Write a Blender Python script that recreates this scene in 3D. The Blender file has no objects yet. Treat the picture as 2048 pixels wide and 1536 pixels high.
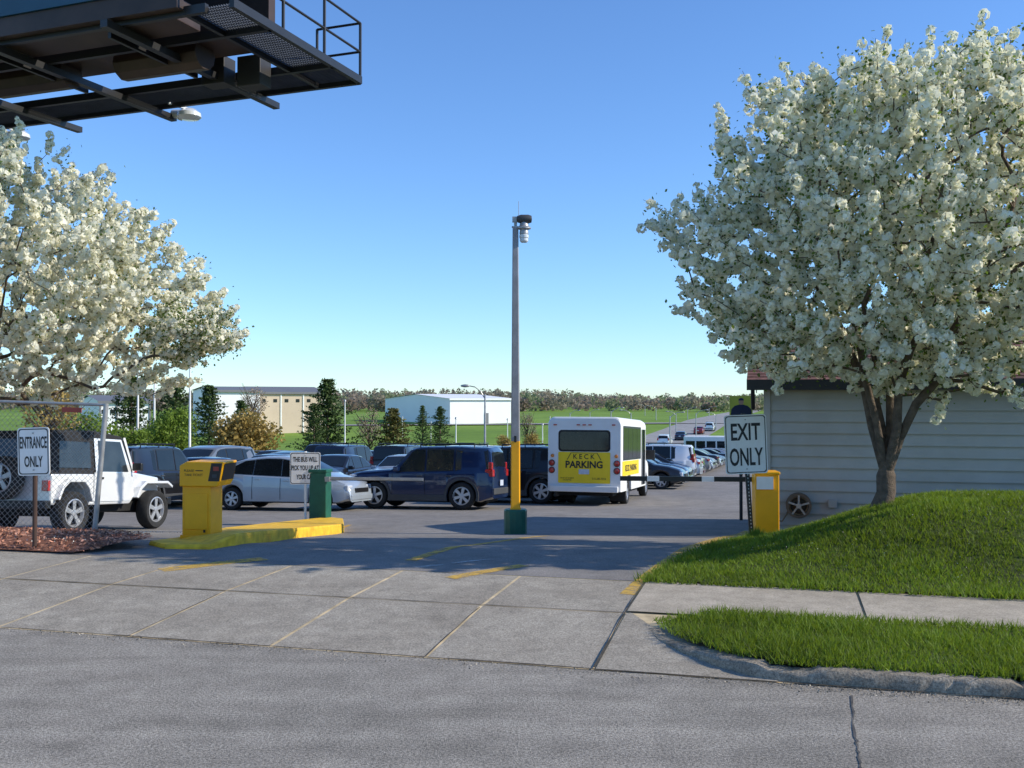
import bpy, bmesh, math, random
import numpy as np
from mathutils import Vector, Matrix
random.seed(7); R=np.random.RandomState(11)
SC=bpy.context.scene
COL=SC.collection
# ------------------------------------------------------------ frame of reference
CAMZ=2.0; PITCH=0.016; F=2000.0
NX,NY=0.2588,0.9659      # direction away from the street
UX,UY=0.9659,-0.2588     # direction along the street
def su(s,u): return (NX*s+UX*u, NY*s+UY*u)
FY=[-50,10.5,13,16,18.7,21,30,60,100,150,200,250,600,3000]
FZ=[.13,.13,.08,-.2,-.5,-.68,-1.18,-2.4,-4.3,-4.8,-4.0,-3.0,-3.0,3.0]
def gz(x,y):
    x=np.asarray(x,float); y=np.asarray(y,float)
    s=NX*x+NY*y
    f=np.interp(y,FY,FZ)
    a=np.interp(s,[7.35,8.9,10.3],[0,.1,.13])
    t=np.clip((s-10.3)/3,0,1); t=t*t*(3-2*t)
    return a*(1-t)+f*t
def sm(t):
    t=np.clip(t,0,1); return t*t*(3-2*t)
def ue(s): return -1.34+(np.asarray(s,float)-10.26)*0.15
def mound(x,y):
    x=np.asarray(x,float); y=np.asarray(y,float)
    s=NX*x+NY*y; u=UX*x+UY*y
    return .66*sm((u-ue(s))/2.9)*sm((s-10.3)/3.0)*(1-sm((y-14.3)/2.6)*.85)+.015*np.sin(x*2.1+y)*np.sin(y*1.7)*sm((u-ue(s))/.5)*sm((s-10.3)/.5)
def ray(px,py):
    cx=(px-1024)/F; cy=(768-py)/F
    return Vector((cx, math.cos(PITCH)-cy*math.sin(PITCH), math.sin(PITCH)+cy*math.cos(PITCH)))
def G(px,py,h=0.0,fn=gz):
    "where the sight line measured in the photograph meets the terrain"
    d=ray(px,py); t=3.0; st=.05
    def below(t): return CAMZ+d.z*t<=float(fn(d.x*t,d.y*t))+h
    while t<900 and not below(t): t+=st if t<60 else .5
    a,b=t-(st if t<61 else .5),t
    for _ in range(18):
        m=(a+b)/2
        if below(m): b=m
        else: a=m
    t=b
    return Vector((d.x*t,d.y*t,float(fn(d.x*t,d.y*t))))
def at(px,py,dep):
    d=ray(px,py); k=dep/d.y
    return Vector((d.x*k,dep,CAMZ+d.z*k))

# ------------------------------------------------------------ materials
def newmat(name):
    m=bpy.data.materials.new(name); m.use_nodes=True
    nt=m.node_tree; b=nt.nodes['Principled BSDF']; return m,nt,b
def N(nt,t,**k):
    n=nt.nodes.new(t)
    for a,v in k.items(): setattr(n,a,v)
    return n
def pm(name,col,rough=.6,metal=0,var=.12,scale=3.0,bump=0,bscale=60,coat=0,spec=.5,dirt=0,island=0,det=6):
    m,nt,b=newmat(name); L=nt.links
    tc=N(nt,'ShaderNodeTexCoord')
    no=N(nt,'ShaderNodeTexNoise'); no.inputs['Scale'].default_value=scale; no.inputs['Detail'].default_value=det
    L.new(tc.outputs['Object'],no.inputs['Vector'])
    cr=N(nt,'ShaderNodeValToRGB'); cr.color_ramp.elements[0].position=.3; cr.color_ramp.elements[1].position=.7
    c0=[max(0,c*(1-var)) for c in col]; c1=[min(1,c*(1+var)) for c in col]
    cr.color_ramp.elements[0].color=(*c0,1); cr.color_ramp.elements[1].color=(*c1,1)
    L.new(no.outputs['Fac'],cr.inputs['Fac'])
    out=cr.outputs['Color']
    if island:
        ge=N(nt,'ShaderNodeNewGeometry'); mr=N(nt,'ShaderNodeMapRange')
        mr.inputs['To Min'].default_value=1-island; mr.inputs['To Max'].default_value=1+island
        L.new(ge.outputs['Random Per Island'],mr.inputs['Value'])
        mx=N(nt,'ShaderNodeVectorMath',operation='SCALE'); L.new(out,mx.inputs[0]); L.new(mr.outputs[0],mx.inputs['Scale']); out=mx.outputs[0]
    if dirt:
        n2=N(nt,'ShaderNodeTexNoise'); n2.inputs['Scale'].default_value=scale*.35; n2.inputs['Detail'].default_value=10; n2.inputs['Roughness'].default_value=.7
        L.new(tc.outputs['Object'],n2.inputs['Vector'])
        r2=N(nt,'ShaderNodeValToRGB'); r2.color_ramp.elements[0].position=.45; r2.color_ramp.elements[1].position=.75
        r2.color_ramp.elements[0].color=(1,1,1,1); k=1-dirt; r2.color_ramp.elements[1].color=(k,k*.96,k*.9,1)
        L.new(n2.outputs['Fac'],r2.inputs['Fac'])
        mu=N(nt,'ShaderNodeMix',data_type='RGBA',blend_type='MULTIPLY'); mu.inputs[0].default_value=1
        L.new(out,mu.inputs[6]); L.new(r2.outputs['Color'],mu.inputs[7]); out=mu.outputs[2]
    L.new(out,b.inputs['Base Color'])
    b.inputs['Roughness'].default_value=rough; b.inputs['Metallic'].default_value=metal
    b.inputs['Coat Weight'].default_value=coat; b.inputs['Specular IOR Level'].default_value=spec
    if bump:
        n3=N(nt,'ShaderNodeTexNoise'); n3.inputs['Scale'].default_value=bscale; n3.inputs['Detail'].default_value=4
        L.new(tc.outputs['Object'],n3.inputs['Vector'])
        bp=N(nt,'ShaderNodeBump'); bp.inputs['Strength'].default_value=bump; bp.inputs['Distance'].default_value=.02
        L.new(n3.outputs['Fac'],bp.inputs['Height']); L.new(bp.outputs['Normal'],b.inputs['Normal'])
    return m
def leafmat(name,col,island=.35,trans=.35,tcol=None,var=.2,scale=1.5):
    m=pm(name,col,rough=.6,var=var,scale=scale,island=island,spec=.25)
    nt=m.node_tree; b=nt.nodes['Principled BSDF']; L=nt.links
    tr=N(nt,'ShaderNodeBsdfTranslucent'); tc=tcol or [min(1,c*1.2) for c in col]
    tr.inputs['Color'].default_value=(*tc,1)
    mx=N(nt,'ShaderNodeMixShader'); mx.inputs[0].default_value=trans
    L.new(b.outputs[0],mx.inputs[1]); L.new(tr.outputs[0],mx.inputs[2])
    L.new(mx.outputs[0],nt.nodes['Material Output'].inputs['Surface'])
    return m
def ground_mat(name,cols,scales,speck=0,bump=.3,bscale=120,rough=.9,stain=None):
    m,nt,b=newmat(name); L=nt.links
    tc=N(nt,'ShaderNodeTexCoord')
    def noise(sc,det=6,rg=.6,map=None):
        n=N(nt,'ShaderNodeTexNoise'); n.inputs['Scale'].default_value=sc; n.inputs['Detail'].default_value=det; n.inputs['Roughness'].default_value=rg
        L.new(map or tc.outputs['Object'],n.inputs['Vector']); return n
    a=noise(scales[0],8,.65); cr=N(nt,'ShaderNodeValToRGB'); cr.color_ramp.elements[0].position=.32; cr.color_ramp.elements[1].position=.68
    cr.color_ramp.elements[0].color=(*cols[0],1); cr.color_ramp.elements[1].color=(*cols[1],1)
    L.new(a.outputs['Fac'],cr.inputs['Fac']); out=cr.outputs['Color']
    def mul(out,n,p0,p1,k0,k1):
        r=N(nt,'ShaderNodeValToRGB'); r.color_ramp.elements[0].position=p0; r.color_ramp.elements[1].position=p1
        r.color_ramp.elements[0].color=(k0,k0,k0,1); r.color_ramp.elements[1].color=(k1,k1,k1,1)
        L.new(n.outputs['Fac'],r.inputs['Fac'])
        x=N(nt,'ShaderNodeVectorMath',operation='MULTIPLY'); L.new(out,x.inputs[0]); L.new(r.outputs['Color'],x.inputs[1]); return x.outputs[0]
    out=mul(out,noise(scales[1],6,.7),.35,.65,.84,1.12)
    if speck:
        out=mul(out,noise(scales[2],2,.9),.34,.66,1-speck,1+speck)
    if stain:
        mp=N(nt,'ShaderNodeMapping'); mp.inputs['Rotation'].default_value=(0,0,math.radians(15)); mp.inputs['Scale'].default_value=stain
        L.new(tc.outputs['Object'],mp.inputs['Vector'])
        out=mul(out,noise(1.0,5,.6,mp.outputs[0]),.35,.7,.8,1.12)
    L.new(out,b.inputs['Base Color']); b.inputs['Roughness'].default_value=rough; b.inputs['Specular IOR Level'].default_value=.2
    n3=noise(bscale,4,.7); bp=N(nt,'ShaderNodeBump'); bp.inputs['Strength'].default_value=bump; bp.inputs['Distance'].default_value=.012
    L.new(n3.outputs['Fac'],bp.inputs['Height']); L.new(bp.outputs['Normal'],b.inputs['Normal'])
    return m
def wornpaint(name,col,thr=.5):
    m,nt,b=newmat(name); L=nt.links
    tc=N(nt,'ShaderNodeTexCoord'); n=N(nt,'ShaderNodeTexNoise'); n.inputs['Scale'].default_value=7; n.inputs['Detail'].default_value=12; n.inputs['Roughness'].default_value=.8
    L.new(tc.outputs['Object'],n.inputs['Vector'])
    r=N(nt,'ShaderNodeValToRGB'); r.color_ramp.elements[0].position=thr-.12; r.color_ramp.elements[1].position=thr+.12; r.color_ramp.elements[1].color=(.85,.85,.85,1)
    L.new(n.outputs['Fac'],r.inputs['Fac'])
    b.inputs['Base Color'].default_value=(*col,1); b.inputs['Roughness'].default_value=.8
    L.new(r.outputs['Color'],b.inputs['Alpha'])
    return m

M={}
M['asphalt_street']=ground_mat('street_asphalt',[(.29,.265,.225),(.37,.335,.285)],[.5,3,55],speck=.55,bump=.9,bscale=100,stain=(.35,3,1))
M['asphalt_lot']=ground_mat('lot_asphalt',[(.20,.185,.17),(.27,.25,.23)],[.35,2.2,55],speck=.35,bump=.5,bscale=90)
M['far_road']=ground_mat('far_asphalt',[(.28,.27,.26),(.34,.33,.31)],[.05,.5,9],speck=.1,bump=0)
M['concrete']=ground_mat('concrete_slab',[(.29,.255,.205),(.39,.35,.285)],[.9,5,60],speck=.38,bump=.5,bscale=90)
M['walk']=ground_mat('walk_concrete',[(.36,.31,.24),(.46,.40,.315)],[1.2,6,60],speck=.25,bump=.35,bscale=90)
M['kerbc']=ground_mat('kerb_concrete',[(.22,.185,.14),(.38,.325,.25)],[2.5,11,60],speck=.4,bump=.9,bscale=45)
M['joint']=pm('joint_sand',(.58,.46,.28),.95,var=.35,scale=5)
M['jointdark']=pm('joint_dirt',(.06,.05,.035),.95,var=.5,scale=8)
M['crack']=pm('tar_crack',(.07,.065,.06),.9,var=.4,scale=12)
M['gravel']=pm('gutter_grit',(.30,.26,.20),.95,var=.3,scale=3,island=.6)
M['soil']=ground_mat('soil_turf',[(.05,.06,.018),(.075,.10,.025)],[1.0,8,60],speck=.3,bump=.6,bscale=50)
M['farground']=ground_mat('far_turf',[(.13,.22,.025),(.20,.31,.04)],[.03,.25,2.5],speck=.18,bump=0)
M['mulch']=ground_mat('mulch_base',[(.17,.07,.045),(.30,.14,.09)],[3,12,70],speck=.5,bump=1,bscale=50)
M['chips']=pm('mulch_chip',(.40,.19,.12),.9,var=.3,scale=4,island=.7)
M['petal_floor']=pm('fallen_petal',(.55,.52,.46),.8,island=.3)
M['blade']=leafmat('grass_blade',(.13,.19,.022),island=.6,trans=.35,tcol=(.26,.37,.02),var=.4,scale=.8)
M['weed']=leafmat('weed_leaf',(.10,.2,.03),island=.4,trans=.3)
M['blossom']=leafmat('pear_blossom',(.90,.88,.76),island=.10,trans=.42,tcol=(.95,.93,.72),var=.05)
M['blossom_cool']=leafmat('pear_blossom_cool',(.90,.88,.76),island=.12,trans=.42,tcol=(.93,.92,.70),var=.06)
M['leaf']=leafmat('pear_leaf',(.07,.11,.028),island=.5,trans=.4,tcol=(.20,.30,.04))
M['bark']=pm('pear_bark',(.11,.08,.055),.95,var=.4,scale=12,bump=.8,bscale=45)
M['pine']=leafmat('pine_needle',(.065,.10,.028),island=.5,trans=.15)
M['pine_light']=leafmat('pine_needle_light',(.13,.12,.035),island=.4,trans=.15)
M['bush_green']=leafmat('spring_green_leaf',(.17,.25,.035),island=.4,trans=.35)
M['bush_orange']=leafmat('budding_orange_leaf',(.34,.24,.07),island=.4,trans=.3)
M['bare']=leafmat('bare_spring_twig',(.27,.20,.15),island=.35,trans=.1)
M['wood_far']=leafmat('hazed_wood_leaf',(.27,.235,.17),island=.1,trans=.45,var=.2,scale=.02)  # far wood tones: distance haze painted in as paler, greyer leaf colour
M['wood_brown']=leafmat('hazed_brown_leaf',(.29,.23,.18),island=.1,trans=.45,var=.2,scale=.02)
M['wood_green']=leafmat('hazed_green_leaf',(.24,.27,.14),island=.1,trans=.45,var=.2,scale=.02)
M['siding']=pm('siding_paint',(.44,.425,.385),.65,var=.05,scale=2,dirt=.15)
M['shingle']=pm('roof_shingle',(.15,.065,.048),.9,var=.35,scale=9,bump=.4,bscale=40,island=.35)
M['trim']=pm('dark_trim',(.02,.018,.018),.5,var=.2)
M['white']=pm('white_paint',(.8,.8,.78),.4,var=.03,scale=2,dirt=.08)
M['signwhite']=pm('sign_white',(.85,.82,.79),.4,var=.04,scale=6,dirt=.08)
M['black']=pm('black_paint',(.012,.012,.013),.4,var=.2)
M['letter']=pm('letter_black',(.012,.012,.014),.5,var=.2)
M['green']=pm('dark_green_paint',(.012,.11,.068),.45,var=.15,scale=5,dirt=.3)
M['yellow']=pm('yellow_paint',(.95,.43,.004),.42,var=.06,scale=4,dirt=.15)
M['yellowk']=pm('kerb_yellow_paint',(.90,.50,.025),.75,var=.2,scale=7,dirt=.4,bump=.5,bscale=50)
M['steel']=pm('galvanised_steel',(.38,.38,.38),.45,metal=.5,var=.15,scale=7)
M['polegrey']=pm('pole_grey_paint',(.30,.30,.32),.5,var=.12,scale=6,dirt=.2)
M['brownpost']=pm('brown_post',(.06,.03,.02),.7,var=.3)
M['bronze']=pm('bronze_sheet',(.05,.030,.023),.5,metal=.3,var=.35,scale=1.5,dirt=.3)
M['grating']=pm('grey_grating',(.06,.07,.09),.5,metal=.3,var=.2)
M['teal']=pm('billboard_teal',(.008,.06,.11),.5,var=.15,scale=.6)
M['glass']=pm('car_glass',(.010,.013,.015),.08,var=.2,spec=.45)
M['glasslit']=pm('tinted_glass',(.03,.038,.045),.1,var=.3,spec=.5)
M['rubber']=pm('tyre_rubber',(.018,.018,.018),.85,var=.3,scale=20)
M['rim']=pm('alloy_rim',(.5,.51,.53),.35,metal=.6,var=.1)
M['under']=pm('underbody',(.01,.01,.01),.9,var=.3)
M['plastic']=pm('grey_plastic',(.05,.052,.055),.6,var=.15)
M['red']=pm('red_lens',(.45,.015,.012),.2,var=.1,coat=.5)
M['amber']=pm('amber_lens',(.7,.22,.02),.2,var=.1,coat=.5)
M['clear']=pm('clear_lens',(.6,.62,.64),.12,var=.1,coat=.8)
M['plate']=pm('plate_white',(.55,.6,.68),.4,var=.1,scale=20)
M['fabric']=pm('soft_top_fabric',(.014,.014,.016),.85,var=.3,scale=8,bump=.4,bscale=60)
M['redplaque']=pm('red_plaque',(.35,.05,.03),.5,var=.2)
M['tan']=pm('tan_wall',(.56,.45,.33),.8,var=.06,scale=.3)
M['greyroof']=pm('grey_metal_roof',(.16,.16,.17),.6,var=.1,scale=.2)
M['whitewall']=pm('white_metal_wall',(.82,.82,.82),.5,var=.03,scale=.2)
M['busyellow']=pm('bus_yellow',(.95,.66,.005),.35,var=.04,scale=3)
M['poster']=pm('poster_yellow',(.6,.62,.08),.5,var=.1)
M['skin']=pm('printed_skin',(.5,.3,.2),.6)
M['navy']=pm('printed_navy',(.02,.03,.07),.6)
M['lampwhite']=pm('lamp_refractor',(.66,.69,.70),.2,var=.05,coat=.4)
M['worny']=wornpaint('worn_yellow_paint',(.72,.44,.06),.46)
M['wornw']=wornpaint('worn_white_paint',(.6,.6,.58),.5)
M['hose']=pm('hose_brown',(.16,.12,.07),.6)
M['reel']=pm('reel_brown',(.13,.10,.07),.6)
def paint(name,col): return pm('paint_'+name,col,.28,metal=.2,var=.05,scale=2,coat=.8)
P={k:paint(k,c) for k,c in dict(silver=(.36,.41,.46),blue=(.004,.016,.062),black=(.012,.012,.014),white=(.78,.79,.79),
   red=(.28,.012,.012),grey=(.15,.16,.17),green=(.02,.07,.05),navy=(.012,.018,.04),tan=(.34,.30,.22),maroon=(.10,.012,.02),lightsilver=(.55,.57,.58)).items()}

# ------------------------------------------------------------ mesh builder
KIDS={}
def finish(o,parent=None,label=None,category=None,group=None,kind=None):
    COL.objects.link(o)
    if parent: o.parent=parent; KIDS.setdefault(parent.name,[]).append(o)
    if label: o['label']=label
    if category: o['category']=category
    if group: o['group']=group
    if kind: o['kind']=kind
    return o
def empty(name,loc=(0,0,0),**k):
    o=bpy.data.objects.new(name,None); o.empty_display_size=.2; o.location=loc
    return finish(o,**k)
class MB:
    def __init__(s): s.v=[];s.f=[];s.m=[]
    def add(s,vs,fs,mi=0):
        b=len(s.v); s.v+= [tuple(p) for p in vs]; s.f+=[tuple(b+i for i in f) for f in fs]; s.m+=[mi]*len(fs); return s
    def box(s,x0,x1,y0,y1,z0,z1,mi=0):
        if y0>y1: y0,y1=y1,y0
        vs=[Vector((x,y,z)) for z in (z0,z1) for y in (y0,y1) for x in (x0,x1)]
        return s.add(vs,[(0,2,3,1),(4,5,7,6),(0,1,5,4),(2,6,7,3),(0,4,6,2),(1,3,7,5)],mi)
    def tube(s,p0,p1,r0,r1=None,n=8,mi=0,rot=0):
        p0=Vector(p0);p1=Vector(p1); r1=r0 if r1 is None else r1
        d=(p1-p0).normalized(); a=d.orthogonal().normalized() if abs(d.z)<.99 else Vector((1,0,0)); b=d.cross(a)
        vs=[]
        for p,r in((p0,r0),(p1,r1)):
            for i in range(n):
                t=2*math.pi*i/n+rot; vs.append(p+a*r*math.cos(t)+b*r*math.sin(t))
        fs=[(i,(i+1)%n,n+(i+1)%n,n+i) for i in range(n)]+[tuple(range(n))[::-1],tuple(range(n,2*n))]
        return s.add(vs,fs,mi)
    def beam(s,p0,p1,w,h,mi=0):
        p0=Vector(p0);p1=Vector(p1); d=(p1-p0).normalized()
        side=d.cross(Vector((0,0,1))); side=side.normalized() if side.length>1e-3 else Vector((1,0,0)); up=side.cross(d)
        vs=[p+side*a*w/2+up*b*h/2 for p in(p0,p1) for a,b in((-1,-1),(1,-1),(1,1),(-1,1))]
        return s.add(vs,[(0,1,2,3),(7,6,5,4),(0,4,5,1),(1,5,6,2),(2,6,7,3),(3,7,4,0)],mi)
    def lathe(s,prof,n=24,axis='Z',c=(0,0,0),mi=0):
        vs=[];k=len(prof)
        for i in range(n):
            t=2*math.pi*i/n
            for r,h in prof:
                if axis=='Z': vs.append((c[0]+r*math.cos(t),c[1]+r*math.sin(t),c[2]+h))
                elif axis=='Y': vs.append((c[0]+r*math.cos(t),c[1]+h,c[2]+r*math.sin(t)))
                else: vs.append((c[0]+h,c[1]+r*math.cos(t),c[2]+r*math.sin(t)))
        fs=[]
        for i in range(n):
            j=(i+1)%n
            for q in range(k-1): fs.append((i*k+q,j*k+q,j*k+q+1,i*k+q+1))
        return s.add(vs,fs,mi)
    def prism(s,poly,y0,y1,mi=0,plane='XZ'):
        n=len(poly)
        if plane=='XZ': vs=[(a,y0,b) for a,b in poly]+[(a,y1,b) for a,b in poly]
        elif plane=='XY': vs=[(a,b,y0) for a,b in poly]+[(a,b,y1) for a,b in poly]
        else: vs=[(y0,a,b) for a,b in poly]+[(y1,a,b) for a,b in poly]
        fs=[tuple(range(n)),tuple(range(2*n-1,n-1,-1))]+[(i,i+n,(i+1)%n+n,(i+1)%n) for i in range(n)]
        return s.add(vs,fs,mi)
    def mesh(s,name,mats,smooth=None,fix=True):
        me=bpy.data.meshes.new(name); me.from_pydata(s.v,[],s.f)
        for m in mats: me.materials.append(m)
        me.polygons.foreach_set('material_index',s.m)
        if fix:
            bm=bmesh.new(); bm.from_mesh(me); bmesh.ops.recalc_face_normals(bm,faces=bm.faces); bm.to_mesh(me); bm.free()
        if smooth is not None:
            me.polygons.foreach_set('use_smooth',[True]*len(me.polygons)); me.set_sharp_from_angle(angle=math.radians(smooth))
        me.update(); return me
    def obj(s,name,mats,parent=None,smooth=None,bevel=0,loc=None,fix=True,**k):
        if not isinstance(mats,(list,tuple)): mats=[mats]
        o=bpy.data.objects.new(name,s.mesh(name,mats,smooth,fix))
        if loc is not None: o.location=loc
        if bevel:
            md=o.modifiers.new('bevel','BEVEL'); md.width=bevel; md.segments=2; md.limit_method='ANGLE'; md.angle_limit=math.radians(35)
        return finish(o,parent,**k)
def npmesh(name,V,Fq,mats,mi=None,smooth=False):
    me=bpy.data.meshes.new(name); V=np.ascontiguousarray(V,dtype=np.float32); Fq=np.ascontiguousarray(Fq,dtype=np.int32)
    k=Fq.shape[1]; me.vertices.add(len(V)); me.vertices.foreach_set('co',V.ravel())
    me.loops.add(Fq.size); me.loops.foreach_set('vertex_index',Fq.ravel())
    me.polygons.add(len(Fq)); me.polygons.foreach_set('loop_start',np.arange(0,Fq.size,k,dtype=np.int32))
    for m in mats: me.materials.append(m)
    if mi is not None: me.polygons.foreach_set('material_index',np.ascontiguousarray(mi,dtype=np.int32))
    if smooth: me.polygons.foreach_set('use_smooth',np.ones(len(Fq),dtype=bool))
    me.update(calc_edges=True); me.validate(); return me
def npobj(name,V,Fq,mats,mi=None,smooth=False,parent=None,loc=None,**k):
    o=bpy.data.objects.new(name,npmesh(name,V,Fq,mats,mi,smooth))
    if loc is not None: o.location=loc
    return finish(o,parent,**k)
def leafquads(C,size,rng,flat=0.0,aspect=1.0):
    n=len(C); C=np.asarray(C); size=np.broadcast_to(size,(n,))
    a=rng.normal(size=(n,3)); a/=np.linalg.norm(a,axis=1)[:,None]
    b=rng.normal(size=(n,3)); b[:,2]*=(1-flat); a[:,2]*=(1-flat); a/=np.linalg.norm(a,axis=1)[:,None]
    b-= (a*b).sum(1)[:,None]*a; b/=np.linalg.norm(b,axis=1)[:,None]
    h=(size*.5)[:,None]
    V=np.stack([C-a*h-b*h*aspect*.5,C+a*h*.3-b*h*aspect,C+a*h+b*h*aspect*.4,C-a*h*.3+b*h*aspect],1).reshape(-1,3)
    Fq=np.arange(4*n).reshape(n,4); return V,Fq
TXT={}
def text(name,st,w,h,mat,parent,loc,rot=(0,0,0),bold=.02,label=None):
    key=(st,bold)
    if key not in TXT:
        cu=bpy.data.curves.new('lettering','FONT'); cu.body=st; cu.size=1; cu.offset=bold; cu.align_x='CENTER'; cu.resolution_u=3; cu.space_line=.95
        to=bpy.data.objects.new('lettering_src',cu); COL.objects.link(to)
        bpy.context.view_layer.update(); dg=bpy.context.evaluated_depsgraph_get()
        me=bpy.data.meshes.new_from_object(to.evaluated_get(dg)); 
        bpy.data.objects.remove(to); TXT[key]=me
    me=TXT[key].copy(); n=len(me.vertices); co=np.zeros(n*3); me.vertices.foreach_get('co',co); co=co.reshape(n,3)
    mn=co.min(0); mx=co.max(0); c=(mn+mx)/2
    x=(co[:,0]-c[0])/(mx[0]-mn[0])*w; z=(co[:,1]-c[1])/(mx[1]-mn[1])*h
    out=np.stack([x,np.zeros(n),z],1); me.vertices.foreach_set('co',out.ravel()); me.materials.clear(); me.materials.append(mat); me.update()
    o=bpy.data.objects.new(name,me); o.location=loc; o.rotation_euler=rot
    return finish(o,parent,label=label)

# ------------------------------------------------------------ terrain and roads
def grid(xs,ys,fz):
    X,Y=np.meshgrid(xs,ys); Z=fz(X,Y); V=np.stack([X,Y,Z],-1).reshape(-1,3)
    nx,ny=len(xs),len(ys); I=np.arange(nx*ny).reshape(ny,nx)
    Fq=np.stack([I[:-1,:-1],I[:-1,1:],I[1:,1:],I[1:,:-1]],-1).reshape(-1,4); return V,Fq
xs=np.unique(np.concatenate([np.linspace(-3000,-200,15),np.linspace(-200,-30,18),np.linspace(-30,30,61),np.linspace(30,200,18),np.linspace(200,3000,15)]))
ys=np.unique(np.concatenate([[-400,-50],np.linspace(-20,35,111),np.linspace(35,260,76),np.linspace(260,1000,20),np.linspace(1000,4000,6),[60,100,150,200,250]]))
def gfz(X,Y): return gz(X,Y)-np.where(Y<14,.14,np.where(Y<58,.07,.05))
V,Fq=grid(xs,ys,gfz)
npobj('ground',V,Fq,[M['farground']],smooth=True,label='open grassy land sloping down and away to the horizon',category='ground',kind='structure')
def susheet(name,S,u0,u1,nu,mat,dz=0,extra=None,**k):
    S=np.asarray(S,float); T=np.linspace(0,1,nu)
    A=np.array([u0(s) if callable(u0) else u0 for s in S]); B=np.array([u1(s) if callable(u1) else u1 for s in S])
    U=A[:,None]*(1-T)+B[:,None]*T; SS=np.repeat(S[:,None],nu,1)
    X=NX*SS+UX*U; Y=NY*SS+UY*U; Z=gz(X,Y)+dz+(extra(X,Y) if extra else 0)
    V=np.stack([X,Y,Z],-1).reshape(-1,3); I=np.arange(V.shape[0]).reshape(len(S),nu)
    Fq=np.stack([I[:-1,:-1],I[:-1,1:],I[1:,1:],I[1:,:-1]],-1).reshape(-1,4)
    return npobj(name,V,Fq,[mat],smooth=True,**k)
susheet('street',[-6,0,4,7.35],-90,60,80,M['asphalt_street'],0,label='worn light grey asphalt street beside the car park',category='street',kind='structure')
susheet('parking_lot',np.unique(np.concatenate([np.arange(10.33,32,.4),np.arange(32,60,2),[60]])),-60,45,211,M['asphalt_lot'],0,label='dark asphalt parking lot and entrance drive sloping down',category='parking lot',kind='structure')
susheet('parking_lot',np.arange(60,128,3),-9,24,24,M['asphalt_lot'],0.004,label='far end of the asphalt parking lot filled with cars',category='parking lot',kind='structure')
susheet('road',np.concatenate([np.arange(118,260,6),np.arange(260,700,30)]),lambda s:-24+ (s-118)*.012,lambda s:-13+(s-118)*.012,4,M['far_road'],.03,label='straight grey road running off toward the horizon',category='road',kind='structure')
X=np.linspace(-60,62,40); Yc=222+6*np.sin(X/35)
V=np.stack([np.r_[X,X],np.r_[Yc,Yc+5],gz(np.r_[X,X],np.r_[Yc,Yc+5])+.15],-1); I=np.arange(40)
npobj('road',V,np.stack([I[:-1],I[1:],I[1:]+40,I[:-1]+40],-1),[M['far_road']],label='pale curving driveway across the distant lawn',category='road',kind='structure')

mb=MB()
def slab(mb,s0,s1,u0,u1,g=.012,dz=0.0,mi=0):
    ns=4;nu=3
    vs=[];S=np.linspace(s0+g*.7,s1-g*.7,ns);U=np.linspace(u0+g,u1-g,nu)
    for s in S:
        for u in U:
            x,y=su(s,u); vs.append((x,y,float(gz(x,y))+dz))
    fs=[(i*nu+j,i*nu+j+1,(i+1)*nu+j+1,(i+1)*nu+j) for i in range(ns-1) for j in range(nu-1)]
    mb.add(vs,fs,mi)
uu=-1.34
while uu>-34:
    slab(mb,7.36,8.9,uu-1.33,uu,g=.015,dz=random.uniform(0,.004)); slab(mb,8.9,10.31,uu-1.33,uu,g=.015,dz=random.uniform(0,.004)); uu-=1.33
mb.obj('driveway_apron',M['concrete'],smooth=30,fix=False,label='weathered concrete driveway apron of jointed slabs',category='driveway',kind='structure')
mb=MB(); uu=-1.34; w=2.05
while uu<16:
    slab(mb,8.92,10.28,uu,uu+w,g=.014,dz=.01+random.uniform(0,.006)); uu+=w
mb.obj('sidewalk',M['walk'],smooth=30,fix=False,label='pale concrete sidewalk slabs between two strips of grass',category='sidewalk',kind='structure')
susheet('joint_filling',[7.352,8.2,8.9,9.6,10.325],-34,16,60,M['joint'],-.002,label='sandy filling in the joints of the concrete slabs',category='ground',kind='structure')
mb=MB()
def ribbon(mb,pts,w,dz=.006,mi=0,fn=gz,jit=0):
    pts=[Vector((p[0],p[1],0)) for p in pts]; vs=[]
    q=[]
    for a,b in zip(pts[:-1],pts[1:]):
        n=max(1,int((b-a).length/.25))
        q+=[a.lerp(b,i/n) for i in range(n)]
    q.append(pts[-1])
    for i,p in enumerate(q):
        d=(q[min(i+1,len(q)-1)]-q[max(i-1,0)]).normalized(); s=Vector((-d.y,d.x,0))
        off=random.uniform(-jit,jit); ww=w*(1+random.uniform(-.6,.6)*(jit>0))
        for e in(-1,1):
            c=p+s*(e*ww/2+off); vs.append((c.x,c.y,float(fn(c.x,c.y))+dz))
    mb.add(vs,[(2*i,2*i+1,2*i+3,2*i+2) for i in range(len(q)-1)],mi)
ribbon(mb,[su(8.9,-34),su(8.9,-1.3)],.013,.009,jit=.004)
ribbon(mb,[su(7.35,-34),su(7.35,14)],.018,.009,jit=.006)
ribbon(mb,[su(7.36,-1.34),su(10.3,-1.34)],.016,.016,jit=.004)
for uj in(-2.67,-5.33): ribbon(mb,[su(7.36,uj),su(8.8,uj)],.007,.010,jit=.006)
mb.obj('joint_line',M['jointdark'],fix=False,label='dirt filled expansion joints across the concrete',category='pavement joint',kind='structure')
mb=MB()
def wig(a,b,n,amp):
    a=Vector(a[:2]);b=Vector(b[:2]); return [tuple(a.lerp(b,i/n)+Vector((random.uniform(-amp,amp),random.uniform(-amp,amp)*.2))) for i in range(n+1)]
ribbon(mb,wig(G(1703,1392),G(1708,1460),6,.004)+wig(G(1711,1470),G(1722,1536),14,.005)+wig(G(1722,1536),(1.33,1.5),24,.007),.011,.005,jit=.004)
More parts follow.
